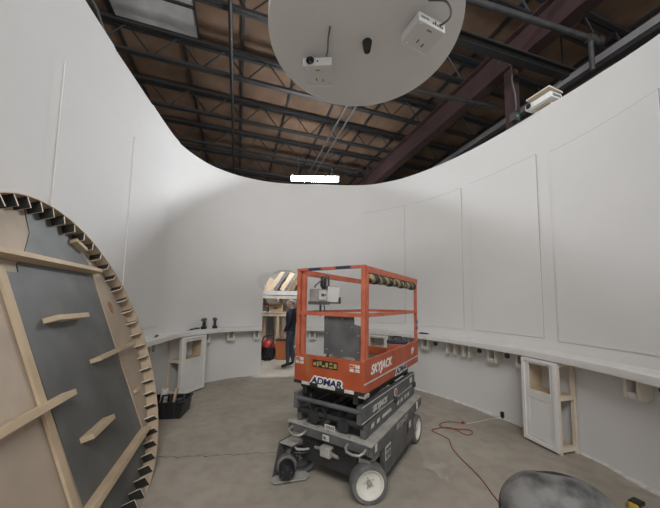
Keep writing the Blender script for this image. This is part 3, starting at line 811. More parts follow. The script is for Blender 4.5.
# --- scissor pack: three stacked layers of arms on both sides
def arm(y,x0,z0,x1,z1,h,w,m=M_lgrey):
    mb=MB(); mb.beam((x0,y,z0),(x1,y,z1),w,h); return mb.build('scissor_arm',m,P)
for y,s in ((.035,-1),(.74,1)):
    arm(y,.05,.575,1.54,.585,.115,.05)
    arm(y-s*.004,-.02,.73,1.58,.715,.15,.045)
    arm(y-s*.07,.04,.845,1.50,.85,.10,.05,M_lgreyd)
    for px_ in (.80,1.50):
        mb=MB(); mb.cyl((px_,y-.05,.65),(px_,y+.05,.65),.032,n=18); mb.build('pivot_pin',M_lgreyd,P)
for x,z,r,m in ((-.005,.755,.022,M_lgrey),(.06,.62,.03,M_lgreyd),(.10,.855,.028,M_lgreyd),(1.50,.62,.03,M_lgreyd),(1.52,.76,.027,M_lgreyd)):
    mb=MB(); mb.cyl((x,.03,z),(x,.745,z),r,n=16); mb.build('cross_tube',m,P,True)
ya=.039-.0235
def armM(x,z): return frame((x,ya,z),(1,0,-.0094),(0.0094,0,1))
text('lettering','SKYJACK',.075,M_offw,P,armM(.40,.715),.001,.25,.002,sx=1.2)
mb=MB(); mb.beam((-.01,ya,.797),(1.57,ya,.782),.004,.007); mb.build('pinstripe',M_offw,P)
mb=MB(); mb.beam((-.01,ya,.661),(1.57,ya,.646),.004,.007); mb.build('pinstripe',M_offw,P)
mb=MB(); mb.prism([(.045*math.cos(t),.045*math.sin(t)) for t in [k*PI/10 for k in range(20)]],(0,.004,0),(.84,ya-.003,.715),(1,0,0),(0,0,1)); ob=mb.build('round_label',M_offw,P)
mb=MB(); mb.prism([(.03*math.cos(t),.03*math.sin(t)) for t in [k*PI/10 for k in range(20)]],(0,.002,0),(.84,ya-.0045,.715),(1,0,0),(0,0,1)); mb.build('print',M_redvin,ob)
mb=MB(); mb.box((1.37,ya-.002,.69),(1.45,ya+.002,.75)); mb.build('label',M_offw,P)
yb=.035-.0255
for x in (.20,.33,.90,1.02,1.16,1.27):
    mb=MB(); mb.prism([(x-.03,.565),(x+.03,.57),(x+.038,.605),(x-.02,.60)],(0,.003,0),(0,yb-.002,0),(1,0,0),(0,0,1)); mb.build('arrow_label',M_offw,P)
mb=MB(); mb.box((.44,yb-.002,.57),(.68,yb+.001,.60)); mb.build('label',M_offw,P)
# lift cylinder, motor cans and hoses inside the pack
for y in (.22,.55):
    mb=MB(); mb.cyl((.02,y,.585),(.26,y,.60),.058,n=22); mb.build('cylinder_can',M_lgreyd,P,True)
mb=MB(); mb.cyl((.15,.39,.56),(1.2,.39,.66),.05,n=18); mb.build('lift_cylinder',M_lgreyd,P,True)
mb=MB(); mb.tube([(.03,.47+.055*math.cos(t),.64+.06*math.sin(t)) for t in [k*PI/9-.2 for k in range(19)]],.012,8); mb.build('hydraulic_hose',M_blackrub,P,True)
mb=MB(); mb.tube([(.05,.60,.80),(.01,.58,.70),(.03,.56,.62),(.1,.5,.56)],.012,8); mb.build('hydraulic_hose',M_blackrub,P,True)
mb=MB(); mb.box((-.002,.29,.53),(.004,.40,.575)); ob=mb.build('serial_plate',M_offw,P)
mb=MB()
for i in range(5): mb.box((-.004,.30+i*.019,.54),(-.001,.31+i*.019,.568))
mb.build('print',M_lgrey,ob)
# --- platform
mb=MB(); mb.box((.03,.03,.93),(LL-.03,LW-.03,.955)); mb.box((.1,.16,.89),(LL-.1,.22,.93)); mb.box((.1,.55,.89),(LL-.1,.61,.93)); mb.build('platform_deck',M_lgrey,P)
mb=MB(); mb.box((0,0,.905),(.03,LW,1.18),bev=.004); mb.build('front_toe_panel',M_orange,P)
mb=MB(); mb.box((.03,0,.905),(LL,.03,1.19),bev=.004); mb.build('right_toe_panel',M_orange,P)
mb=MB(); mb.box((.03,LW-.03,.905),(LL,LW,1.05),bev=.004); mb.build('left_toe_panel',M_orange,P)
mb=MB(); mb.box((LL-.03,.03,.905),(LL,LW-.03,1.05),bev=.004); mb.build('end_toe_panel',M_orange,P)
mb=MB(); mb.box((.0,-.004,.985),(LL,.001,.996)); mb.build('pinstripe',M_offw,P)
for i,m in enumerate((M_blackrub,M_offw,M_blackrub,M_offw,M_offw,M_blackrub,M_offw,M_blackrub)):
    y1=LW-i*LW/8; mb=MB(); mb.box((-.006,y1-LW/8,.893),(.03,y1,.922)); mb.build('edge_tape',m,P)
mb=MB(); mb.box((.0,-.01,.87),(.09,.06,.905),bev=.006); mb.build('corner_roller',M_dusty,P)
def frM(y,z,x=-.0015): return frame((x,y,z),(0,-1,0),(0,0,1))
# rental company lettering with its pale outline
text('lettering_outline','ADMAR',.087,M_white,P,frM(.395,.947),.001,.18,.014,sx=1.12)
text('lettering','ADMAR',.085,M_navy,P,frM(.395,.947,-.0035),.001,.18,.003,sx=1.14)
text('lettering_outline','ADMAR',.095,M_white,P,frame((.99,-.0015,.945),(1,0,0),(0,0,1)),.001,.18,.014,sx=1.12)
text('lettering','ADMAR',.093,M_navy,P,frame((.99,-.0035,.945),(1,0,0),(0,0,1)),.001,.18,.003,sx=1.14)
text('lettering','SKYJACK',.118,M_white,P,frame((.40,-.0015,1.085),(1,0,0),(0,0,1)),.001,.25,.003,sx=1.12)
text('lettering','19',.11,M_white,P,frame((1.42,-.0015,1.085),(1,0,0),(0,0,1)),.001,.2,.002)
mb=MB(); mb.box((-.003,.27,1.075),(.001,.55,1.145)); ob=mb.build('warning_sign',M_blackrub,P)
mb=MB()
for a,b,c,d in ((.28,.31,1.09,1.13),(.32,.36,1.085,1.10),(.325,.355,1.115,1.135),(.375,.40,1.09,1.13),(.41,.44,1.085,1.105),(.445,.47,1.10,1.135),(.48,.50,1.085,1.13),(.51,.54,1.09,1.12)): mb.box((-.0045,a,c),(-.002,b,d))
mb.build('print',M_yel,ob)
for y in (.045,.66):
    mb=MB(); mb.box((-.003,y,1.085),(.001,y+.10,1.15)); ob=mb.build('warning_label',M_offw,P)
    mb=MB(); mb.box((-.0045,y+.045,1.09),(-.002,y+.055,1.145)); mb.box((-.0045,y+.0,1.113),(-.002,y+.10,1.12)); mb.box((-.0045,y+.06,1.125),(-.002,y+.095,1.143)); mb.build('print',M_orange,ob)
mb=MB(); mb.prism([(.66,1.175),(.585,1.175),(.59,1.06),(.60,.965),(.63,.985),(.625,1.07)],(-.002,0,0),(0.001,0,0),(0,1,0),(0,0,1)); mb.build('scuff_mark',M_rust,P)
# --- guard rails
pr=.019
def post(x,y,z1=2.03,z0=.96,r=pr,name='rail_post'):
    mb=MB(); mb.box((x-r,y-r,z0),(x+r,y+r,z1),bev=.006); return mb.build(name,M_orangeworn,P)
post(.022,.022); post(.075,.022); post(.022,LW-.022); post(.022,LW-.085,1.99); post(LL-.022,.022); post(LL-.022,LW-.022); post(.11,LW-.022,1.99)
def rail(name,a,b,w,h,m=M_orangeworn):
    mb=MB(); mb.beam(a,b,w,h); return mb.build(name,m,P)
rail('top_rail',(.05,.02,2.005),(LL,.02,2.005),.04,.06)
rail('top_rail',(.05,LW-.02,2.005),(LL,LW-.02,2.005),.04,.06)
rail('top_rail',(LL-.02,.04,2.005),(LL-.02,LW-.04,2.005),.04,.05)
mb=MB(); mb.beam((.02,0,2.026),(.02,LW,2.026),.036,.026); tag(mb.build('front_top_rail',M_hazard,P),'front top rail in red and dark tape')
for y in (.02,LW-.02): rail('mid_rail',(.05,y,1.585),(LL,y,1.585),.032,.036)
rail('mid_rail',(.02,.03,1.585),(.02,LW-.03,1.585),.032,.036); rail('mid_rail',(LL-.02,.03,1.585),(LL-.02,LW-.03,1.585),.032,.036)
mb=MB(); mb.prism([(.045,1.20),(.045,1.48),(.13,1.50),(.13,1.565),(.455,1.575),(.455,1.20)],(.012,0,0),(.045,0,0),(0,1,0),(0,0,1)); gp=mb.build('gate_panel',M_lgrey,P); tag(gp,'dark grey gate panel')
mb=MB()
for y,z in ((.08,1.25),(.25,1.25),(.42,1.25),(.42,1.40),(.42,1.54),(.25,1.54),(.15,1.47),(.08,1.40)): mb.cyl((.04,y,z),(.047,y,z),.007,n=8)
mb.build('rivets',M_bare,gp)
for z in (1.22,1.30): 
    mb=MB(); mb.box((LL-.05,-.002,z+.12),(LL-.0,.012,z+.17)); mb.build('post_clip',M_lgrey,P)
# --- control box hung on the left rail
cb=empty('control_box',(.34,LW-.07,1.70)); cb.parent=P
mb=MB(); mb.box((-.13,-.06,0),(.05,.06,.14),bev=.01); mb.build('casing',M_dusty,cb)
mb=MB(); mb.box((-.115,-.064,.025),(.02,-.058,.125)); lb=mb.build('face_label',M_white,cb)
mb=MB(); mb.box((-.08,-.067,.06),(-.06,-.063,.09)); mb.box((-.05,-.067,.06),(-.03,-.063,.09)); mb.box((-.02,-.067,.065),(.0,-.063,.085)); mb.build('print',M_navy,lb)
mb=MB(); mb.box((-.15,-.08,-.03),(.07,.06,.005)); mb.build('tray',M_lgrey,cb)
mb=MB(); mb.lathe([(.012,.14),(.014,.16),(.03,.17),(.034,.20),(.03,.27),(.018,.29),(.001,.292)],(.045,0,0),(0,0,1),20); mb.build('joystick',M_black,cb,True)
mb=MB(); mb.tube([(-.14,-.02,.15),(-.14,-.02,.17),(.10,-.02,.31)],.008,8); mb.build('guard_hoop',M_lgrey,cb,True)
mb=MB(); mb.cyl((.0,0,-.16),(.0,0,.0),.012,n=10); mb.tube([(.06,.0,.0),(.07,-.01,-.08),(.03,0,-.15)],.007,8); mb.build('cable',M_lgrey,cb,True)
mb=MB()
for x in (.13,.19): mb.box((x-.008,.01,.0),(x+.008,.03,.31))
mb.build('hook',M_lgrey,cb)
mb=MB(); mb.box((.06,-.03,-.02),(.40,.03,.0)); mb.box((.06,.02,.0),(.40,.03,.19)); mb.box((.385,-.03,.0),(.40,.03,.06)); mb.build('manual_box',M_lgrey,cb)
mb=MB(); mb.prism([(.08,.0),(.33,.0),(.37,.18),(.11,.18)],(0,-.006,0),(0,-.026,0),(1,0,0),(0,0,1)); tag(mb.build('manual_sheet',M_white,cb),'white paper sheet')
tag(lift,'orange and grey scissor lift with railed cage standing on the concrete floor','lift')
# things on / in the cage
def lp(x,y,z):
    c,s=math.cos(LR),math.sin(LR); return (LO[0]+x*c-y*s,LO[1]+x*s+y*c,z)
e=empty('rail_padding',lp(.85,.02,1.928),LR)
mb=MB(); pts=[];rr=[]
for k in range(41):
    x=-.74+1.50*k/40; pts.append((x,.004*math.sin(k*1.1),.003*math.sin(k*.7))); rr.append(.043+.004*math.sin(k*1.7)-(.012 if k in (0,40) else 0))
mb.tube(pts,rr,16); mb.build('foam_roll',M_pad,e,True)
for x in (-.6,-.2,.2,.62):
    mb=MB(); mb.tube([(x,.049*math.cos(t),.049*math.sin(t)) for t in [k*PI/8 for k in range(16)]],.005,6,closed=True); mb.build('tie',M_black,e)
tag(e,'yellow and black striped padding tied under the top rail of the lift','padding')
e=empty('toolbox',lp(1.50,.22,.956),LR+.2)
mb=MB(); mb.box((-.09,-.13,0),(.09,.13,.20),bev=.01); mb.build('case',M_orangeworn,e)
mb=MB(); mb.box((-.093,-.133,.20),(.093,.133,.25),bev=.012); mb.build('lid',M_blue,e)
mb=MB(); mb.tube([(0,-.06,.25),(0,-.05,.29),(0,.05,.29),(0,.06,.25)],.009,8); mb.build('handle',M_black,e,True)
tag(e,'small orange and blue box at the far end inside the lift cage','box')
e=empty('cloth_bundle',lp(.45,.50,.956),LR)
mb=MB()
V=[];F=[];n=18;m=9
for i in range(m+1):
    t=PI/2*i/m
    for k in range(n):
        a=2*PI*k/n; r=.17*math.cos(t)*(1+.18*math.sin(3*a+i)+.08*math.sin(7*a)); V.append((r*1.3*math.cos(a),r*.8*math.sin(a),.20*math.sin(t)*(1+.15*math.sin(2*a+1))))
for i in range(m):
    for k in range(n): F.append((i*n+k,i*n+(k+1)%n,(i+1)*n+(k+1)%n,(i+1)*n+k))
F.append(tuple(range(n-1,-1,-1))); mb._geo(V,F); mb.build('cloth',M_offw,e,True)
mb=MB(); mb.tube([(-.21,.05,.13),(-.05,.12,.21),(.12,.02,.15),(.24,-.05,.02)],.018,8); mb.build('strap',M_lgrey,e,True)
tag(e,'crumpled pale bundle with dark strap on the lift platform beside the gate','bundle')

# ------------------------------------------------------------------ the workshop seen through the doorway
mb=MB(); mb.box((-6,10.3,0),(3.4,10.42,3.6)); tag(mb.build('wall_workshop',mat('tan_workshop_wall',(.36,.33,.29),.9,var=.1,scale=2)),kind='structure')
e=empty('lumber_rack',(-1.55,9.1,0))
for x in (-.62,-.05,.55):
    for y in (-.32,.32):
        mb=MB(); mb.box((x-.03,y-.045,0),(x+.03,y+.045,2.75 if y>0 else 1.35)); mb.build('post',M_pine,e)
for z in (.28,1.33):
    mb=MB(); mb.box((-.68,-.38,z),(.62,.38,z+.035)); mb.build('shelf_board',M_ply,e)
for z in (1.78,):
    for x in (-.62,-.05,.55):
        mb=MB(); mb.box((x-.02,-.34,z-.08),(x+.02,.30,z)); mb.build('arm',M_pine,e)
mb=MB(); mb.box((-.72,-.18,2.0),(.66,.56,2.03)); mb.build('shelf_board',M_ply,e)
for x in (-.62,-.05,.55):
    mb=MB(); mb.box((x-.02,-.16,1.93),(x+.02,.29,2.0)); mb.build('arm',M_pine,e)
mb=MB(); mb.box((-.68,-.36,1.24),(.62,-.335,1.33)); mb.build('front_apron',M_pinepale,e)
tag(e,'wooden lumber rack with shelves behind the arched doorway','rack')
M_wdark=mat('dark_brown_wood',(.13,.085,.05),.8,c2=(.20,.135,.085),scale=4)
def board(a,b,w,h,m,label,up=(0,0,1)):
    a,b=Vector(a),Vector(b); mb=MB(); mb.beam((0,0,0),b-a,w,h,up); o=mb.build('lumber_board',m); o.location=a
    return tag(o,label,'board','boards on the workshop lumber rack')
board((-2.30,8.83,1.952),(-1.0,8.86,1.966),.14,.13,M_trimw,'thick white beam lying on a pale board across the rack over the cardboard box')
board((-2.35,8.83,1.832),(-1.02,8.87,1.832),.12,.10,M_pinepale,'pale board lying just below the thick white beam')
board((-1.95,9.12,2.06),(-1.52,9.30,2.72),.14,.03,M_ply,'pine board leaning in the rack, leftmost of the leaning boards',(0,1,0))
board((-1.75,9.06,2.06),(-1.36,9.24,2.80),.10,.04,M_lgrey,'dark grey board leaning in the rack beside the leftmost pine board',(0,1,0))
board((-1.56,9.06,2.06),(-1.17,9.28,2.78),.12,.03,M_pine,'pale board leaning in the middle of the rack',(0,1,0))
board((-1.42,9.0,2.06),(-1.05,9.22,2.74),.05,.05,M_greyboard,'thin grey board leaning right of the middle of the rack',(0,1,0))
board((-1.24,9.02,2.06),(-.90,9.24,2.76),.13,.03,M_wdark,'brown plywood strip leaning right of the thin grey board',(0,1,0))
board((-.92,8.76,1.40),(-.80,9.06,2.74),.06,.04,M_trimw,'long white board leaning steeply at the right side of the arch',(0,1,0))
board((-2.22,9.54,2.05),(-1.95,9.60,2.45),.30,.02,M_ply,'wide pale plywood sheet leaning at the upper left of the arch',(0,1,0))
board((-1.72,9.52,2.05),(-1.48,9.60,2.86),.20,.02,M_wdark,'wide dark brown board leaning at the back of the rack',(0,1,0))
board((-1.42,9.52,2.05),(-1.22,9.60,2.86),.16,.02,M_ply,'wide brown plywood board leaning at the back of the rack',(0,1,0))
board((-1.14,9.52,2.05),(-.98,9.60,2.80),.14,.02,M_wdark,'dark brown board leaning at the right end of the rack',(0,1,0))
board((-2.25,9.02,1.806),(-.75,9.02,1.806),.10,.05,M_wdark,'dark brown plank lying behind the thick white beam',(0,0,1))
e=empty('cardboard_box',(-1.68,8.86,1.366))
mb=MB(); mb.box((-.20,-.13,0),(.20,.13,.25)); mb.build('carton',M_card,e)
mb=MB(); mb.box((-.205,-.20,.248),(.205,-.125,.254)); mb.build('flap',M_card,e)
mb=MB(); mb.box((-.06,-.132,.09),(.07,-.128,.13)); mb.build('print',M_lgrey,e)
tag(e,'cardboard box on the rack shelf behind the arched doorway','box')
e=empty('tool_case',(-2.05,8.95,1.366))
mb=MB(); mb.box((-.11,-.06,0),(.11,.06,.20),bev=.015); mb.build('case',M_lgrey,e); mb=MB(); mb.box((-.112,-.062,.20),(.112,.062,.26),bev=.015); mb.build('lid',M_redplastic,e); mb=MB(); mb.tube([(-.06,0,.255),(-.05,0,.30),(.05,0,.30),(.06,0,.255)],.01,8); mb.build('handle',M_black,e,True)
tag(e,'dark and red case beside the cardboard box on the rack','case')
e=empty('shop_vacuum',(-1.78,8.35,0))
mb=MB(); mb.lathe([(.001,.06),(.17,.06),(.19,.12),(.19,.36),(.001,.36)],n=28); mb.build('tank',M_black,e,True)
mb=MB(); mb.lathe([(.195,.36),(.20,.40),(.15,.52),(.08,.57),(.001,.58)],n=28); mb.build('motor_head',M_redplastic,e,True)
for k in range(4):
    a=k*PI/2+.7; mb=MB(); mb.ball((.16*math.cos(a),.16*math.sin(a),.032),.032); mb.build('caster',M_black,e,True)
mb=MB(); mb.tube([(.0,-.19,.26),(.08,-.28,.35),(.2,-.25,.55),(.12,-.1,.72),(-.1,-.1,.68),(-.2,-.15,.4),(-.25,-.2,.05)],.022,10); mb.build('hose',M_black,e,True)
tag(e,'red topped black vacuum on the workshop floor','vacuum')
e=empty('storage_bin',(-1.38,8.45,0))
mb=MB(); mb.box((-.17,-.15,0),(.17,.15,.56),bev=.02); mb.build('bin',M_orangebin,e); mb=MB(); mb.box((-.185,-.165,.55),(.185,.165,.585),bev=.01); mb.build('lid',M_black,e)
tag(e,'orange bin between the red vacuum and the standing person','bin')
e=empty('bucket',(-2.16,8.35,0))
mb=MB(); mb.lathe([(.001,0),(.13,0),(.155,.36),(.145,.36),(.12,.02),(.001,.02)],n=28); mb.build('tub',M_black,e,True)
mb=MB(); mb.tube([(.15*math.cos(t),-.02,.36+.14*math.sin(t)) for t in [k*PI/12 for k in range(13)]],.005,6); mb.build('handle',M_bare,e)
tag(e,'black bucket on the workshop floor at the left jamb of the doorway','bucket')
# panels stored on the lower shelf
for k in range(5):
    x=-2.08+k*.22; mb=MB(); mb.box((-.085,-.012,0),(.085,.012,.86+.03*(k%2)),rot=(.08,0,0),at=(0,0,0)); o=mb.build('stored_panel',[M_ply,M_lgrey,M_pine,M_plypale,M_greyboard][k]); o.location=(x,9.0,.316)
    tag(o,['brown plywood panel standing at the left end of the lower rack shelf','dark panel standing second from left on the lower rack shelf','pine panel standing in the middle of the lower rack shelf','pale panel standing fourth from left on the lower rack shelf','grey panel standing at the right end of the lower rack shelf'][k],'panel','panels on the lower rack shelf')

# ------------------------------------------------------------------ person
def skin_body():
    V=[];E=[];Rr=[]
    def v(p,r,par=None):
        V.append(p); Rr.append(r if isinstance(r,tuple) else (r,r))
        if par is not None: E.append((par,len(V)-1))
        return len(V)-1
    pel=v((0,0,.95),(.145,.115))
    w_=v((.0,0,1.08),(.135,.105),pel); ch=v((.0,0,1.28),(.165,.12),w_); uc=v((-.005,0,1.41),(.13,.10),ch); nk=v((.0,0,1.50),(.058,.058),uc)
    nk2=v((.02,0,1.55),(.056,.06),nk); hd=v((.03,0,1.635),(.078,.095),nk2); tp=v((.022,0,1.70),(.064,.078),hd)
    jaw=v((.075,0,1.585),.042,hd); nose=v((.128,0,1.632),.014,hd)
    for s in (1,-1):
        h=v((0,s*.09,.90),(.095,.095),pel); k=v((.02+.02*s,s*.10,.50),(.062,.062),h); c_=v((.0+.03*s,s*.105,.33),(.058,.058),k); a=v((-.01+.04*s,s*.11,.10),(.043,.043),c_); t=v((.09+.04*s,s*.12,.05),(.04,.04),a); t2=v((.16+.04*s,s*.125,.04),(.035,.032),t)
        sh=v((-.01,s*.17,1.42),(.075,.075),uc); el=v((-.03+.02*s,s*.235,1.14),(.053,.053),sh); wr=v((.10,s*.225,.92),(.034,.034),el)
        pm=v((.125,s*.22,.865),(.036,.022),wr); kn=v((.14,s*.218,.82),(.036,.017),pm)
        for i,(dx,l) in enumerate(((-.027,.060),(-.009,.072),(.009,.068),(.026,.052))):
            b=v((.14+dx,s*.218,.805),.0095,kn); m_=v((.145+dx,s*.215,.805-l*.55),.0088,b); v((.138+dx,s*.207,.805-l),.0075,m_)
        b=v((.155,s*.205,.868),.012,pm); m_=v((.172,s*.195,.838),.0105,b); v((.176,s*.19,.812),.009,m_)
    me=bpy.data.meshes.new('sk'); me.from_pydata(V,E,[])
    o=bpy.data.objects.new('sk',me); COL.objects.link(o)
    o.modifiers.new('skin','SKIN'); sl=me.skin_vertices[0].data
    for i,r in enumerate(Rr): sl[i].radius=r
    sl[0].use_root=True
    ss=o.modifiers.new('ss','SUBSURF'); ss.levels=2; ss.render_levels=2
    dg=bpy.context.evaluated_depsgraph_get()
    out=bpy.data.meshes.new_from_object(o.evaluated_get(dg))
    bpy.data.objects.remove(o)
    return out
me=skin_body(); me.name='person'
for m in (M_skin,M_hood,M_jeans,M_shoe): me.materials.append(m)
for p in me.polygons:
    c=p.center; p.use_smooth=True
    if c.z<.115: p.material_index=3
    elif c.z<.93 and abs(c.y)<.205 and not (c.z>.75 and c.x>.105): p.material_index=2
    elif c.z>1.505: p.material_index=0
    elif c.z<.925 and c.x>.07: p.material_index=0
    else: p.material_index=1
person=bpy.data.objects.new('person',me); COL.objects.link(person)
person.location=(-1.0,7.38,.012); person.rotation_euler=(0,0,R(172))
mb=MB(); mb.ball((.008,0,1.665),.098,(1.0,.86,.92),20,12)
bmesh.ops.delete(mb.bm,geom=[v for v in mb.bm.verts if v.co.z<1.60 or (v.co.x>.06 and v.co.z<1.695)],context='VERTS')
mb.build('hair',M_hair,person,True)
for s in (1,-1):
    mb=MB(); mb.ball((.113,s*.033,1.652),.011); ey=mb.build('eye',M_white,person,True)
    mb=MB(); mb.ball((.122,s*.033,1.652),.005); mb.build('iris',M_black,ey,True)
    mb=MB(); mb.ball((.02,s*.088,1.635),.03,(.6,.35,1)); mb.build('ear',M_skin,person,True)
mb=MB(); mb.ball((.116,0,1.592),.02,(.35,1.1,.3)); mb.build('mouth',mat('lips',(.32,.13,.11),.6),person,True)
mb=MB(); mb.tube([(-.055+.11*math.cos(t)*.75,.105*math.sin(t),1.475-.02*math.cos(t)) for t in [k*PI/10 for k in range(20)]],.034,10,closed=True); mb.build('hood',M_hood,person,True)
tag(person,'person in dark sweatshirt and blue jeans standing beyond the arched doorway','person')

# ------------------------------------------------------------------ small things on the ledges
def drill(s,label,body,r=.0,name='cordless_drill',hh=.25):
    x,y,tx,ty=wp(s,.17); e=empty(name,(x,y,1.122),math.atan2(ty,tx)+r)
    mb=MB(); mb.box((-.05,-.038,0),(.06,.038,.055),bev=.008); mb.build('battery',M_black,e)
    mb=MB(); mb.prism([(-.025,.05),(.035,.05),(.028,.15),(-.03,.15)],(0,.04,0),(0,-.02,0),(1,0,0),(0,0,1)); mb.build('grip',M_black if body is M_green else M_blue,e)
    mb=MB(); mb.tube([(-.06,0,.185),(-.045,0,.185),(.05,0,.185),(.07,0,.185)],[.025,.036,.036,.028],16); mb.build('motor_housing',body,e,True)
    mb=MB(); mb.tube([(.07,0,.185),(.115,0,.185),(.125,0,.185)],[.022,.018,.01],14); mb.build('chuck',M_lgrey,e,True)
    mb=MB(); mb.box((.02,-.008,.12),(.035,.008,.145)); mb.build('trigger',M_lgrey,e)
    return tag(e,label,'drill')
drill(12.90,'olive green cordless drill standing on the ledge left of the arched doorway',M_green,.5)
drill(12.64,'dark blue cordless drill standing on the ledge, nearer the doorway',M_blue,1.3)
def flat(s,off,name,label,cat,rz=0,L=.2):
    x,y,tx,ty=wp(s,off); e=empty(name,(x,y,1.122),math.atan2(ty,tx)+rz)
    mb=MB(); mb.tube([(-L/2,0,.014),(-L*.1,0,.016),(L*.08,0,.014)],[.011,.016,.012],12); mb.build('handle',M_black,e,True)
    mb=MB(); mb.box((L*.06,-.008,.006),(L/2,.008,.012)); mb.build('blade',M_lgrey,e)
    return tag(e,label,cat)
flat(13.22,.16,'putty_knife','dark handled tool lying on the left ledge above the cabinet','tool',.3,.26)
flat(13.02,.06,'screwdriver','dark slim tool lying right beside the green drill','tool',-.1,.2)
flat(14.35,.2,'utility_knife','dark tool lying on the ledge near the leaning wooden disc','tool',.2,.2)
flat(7.66,.18,'pry_bar','dark tool lying on the right ledge next to the lift cage','tool',.1,.3)

# ------------------------------------------------------------------ black tote of tools
e=empty('tool_tote',(-2.36,4.32,0),R(8))
w,d,h,t=.25,.19,.23,.012
mb=MB(); mb.box((-w+.03,-d+.02,0),(w-.03,d-.02,.012)); 
mb.prism([(-w+.03,0),(w-.03,0),(w,h),(-w,h)],(0,t,0),(0,-d,0),(1,0,0),(0,0,1)); mb.prism([(-w+.03,0),(w-.03,0),(w,h),(-w,h)],(0,t,0),(0,d-t,0),(1,0,0),(0,0,1))
for s_ in (-1,1): mb.prism([(s_*(w-.03),0),(s_*(w-.03-t),0),(s_*(w-t),h),(s_*w,h)],(0,2*d-2*t,0),(0,-d+t,0),(1,0,0),(0,0,1))
mb.build('tub',M_black,e)
mb=MB(); mb.box((-w-.015,-d-.015,h-.02),(w+.015,-d+.004,h)); mb.box((-w-.015,d-.004,h-.02),(w+.015,d+.015,h)); mb.box((-w-.015,-d,h-.02),(-w+.006,d,h)); mb.box((w-.006,-d,h-.02),(w+.015,d,h)); mb.build('rim',M_black,e)
mb=MB(); mb.tube([(w+.016,-.09,h-.03),(w+.03,-.06,h-.07),(w+.03,.06,h-.07),(w+.016,.09,h-.03)],.008,8); mb.build('side_handle',M_lgrey,e,True)
for x in (-.14,0,.14):
    mb=MB(); mb.box((x-.012,-d-.012,.02),(x+.012,-d+.0,h-.02)); mb.build('stiffener',M_blackrub,e)
tag(e,'open black tote of tools on the floor beside the leaning wooden disc','tote')
def tp(x,y,z): 
    c,s=math.cos(R(8)),math.sin(R(8)); return (-2.36+x*c-y*s,4.32+x*s+y*c,z)
e=empty('paper_roll',tp(-.14,.09,.013)); mb=MB(); mb.cyl((0,0,0),(.03,.0,.33),.05,n=20); mb.build('roll',M_white,e,True); mb=MB(); mb.cyl((.029,0,.325),(.0305,0,.335),.02,n=14); mb.build('core',M_card,e); tag(e,'white roll sticking out of the black tote','roll')
e=empty('hand_tool',tp(.0,-.07,.013)); mb=MB(); mb.box((-.12,-.05,0),(.05,.06,.16),bev=.02); mb.build('body',M_lgrey,e); mb=MB(); mb.tube([(-.1,0,.16),(-.08,0,.27),(.03,0,.29),(.04,0,.16)],.018,10); mb.build('grip',M_blackrub,e,True); tag(e,'dark power tool with loop grip inside the black tote','tool')
e=empty('wood_offcut',tp(-.0,.10,.013)); mb=MB(); mb.beam((0,0,.01),(.05,.01,.33),.06,.03); mb.build('stick',M_ply,e); tag(e,'brown wood offcut poking out of the black tote','offcut')
e=empty('cable_coil',tp(.145,.02,.02)); mb=MB(); mb.tube([((.045+.008*math.sin(t*.37))*math.cos(t),(.075+.01*math.cos(t*.5))*math.sin(t),.02+.0075*t) for t in [k*PI/8 for k in range(70)]],.009,8); mb.build('coil',M_conduit,e,True); tag(e,'grey cable coil at the right end of the black tote','cable')

# ------------------------------------------------------------------ cords on the floor
def zs(pts,z=.006): return [(x,y,z) for x,y in pts]
cord=[(1.50,1.6),(1.483,2.498),(1.505,2.901),(1.473,3.254),(1.477,3.468),(1.524,3.662),(1.478,3.766),(1.399,3.903),(1.49,3.966),(1.683,4.003),(1.80,3.80),(1.90,3.835),(1.917,3.921),(1.725,3.944),(1.57,3.999),(1.60,4.13),(1.767,4.199),(1.90,4.15)]
P3=zs(cord); P3[12]=(P3[12][0],P3[12][1],.014); P3[13]=(1.725,3.944,.016); P3[14]=(1.57,3.99,.016)
cable('extension_cord',P3,.0055,M_red,'red extension cord snaking over the concrete floor right of the lift','cord')
cable('white_cord',zs([(1.98,4.14),(2.2,4.22),(2.45,4.33),(2.58,4.335)],.005),.005,M_dust,'thin white cord from the red cord to the black outlet','cord')
e=empty('cord_plug',(1.90,4.15,.0),.05); mb=MB(); mb.box((0.008,-.016,0),(.05,.016,.03),bev=.006); mb.build('body',M_redplastic,e); mb=MB(); mb.box((.05,-.01,.006),(.066,-.006,.02)); mb.box((.05,.006,.006),(.066,.01,.02)); mb.build('prongs',M_bare,e); tag(e,'red plug lying at the end of the red extension cord','plug')

# ------------------------------------------------------------------ padded chair close to the camera
e=empty('padded_chair',(1.125,1.43,0),R(-14))
def pad(c,sx,sy,sz,p=2.6,rx=0,n=40,m=22,wob=.012):
    mb=MB(); V=[];F=[]
    def sg(v,q): return math.copysign(abs(v)**q,v)
    q=2/p; M=Euler((rx,0,0)).to_matrix()
    for i in range(m+1):
        t=-PI/2+PI*i/m
        for k in range(n):
            a=2*PI*k/n
            v=Vector((sx*sg(math.cos(t),q)*sg(math.cos(a),q),sy*sg(math.cos(t),q)*sg(math.sin(a),q),sz*sg(math.sin(t),q)))
            v*=1+wob*math.sin(7*v.x/sx+1.3)*math.cos(3*v.z/sz)
            V.append(M@v+Vector(c))
    for i in range(m):
        for k in range(n): F.append((i*n+k,i*n+(k+1)%n,(i+1)*n+(k+1)%n,(i+1)*n+k))
    mb._geo(V,F); return mb
bk=pad((0,0,.64),.258,.15,.225,2.5,R(-14)).build('backrest',M_leather,e,True); tag(bk,'dust-covered padded backrest')
mb=MB(); mb.tube([(0.259*math.cos(t),.0,.227*math.sin(t)) for t in [k*PI/24 for k in range(48)]],.0065,8,closed=True)
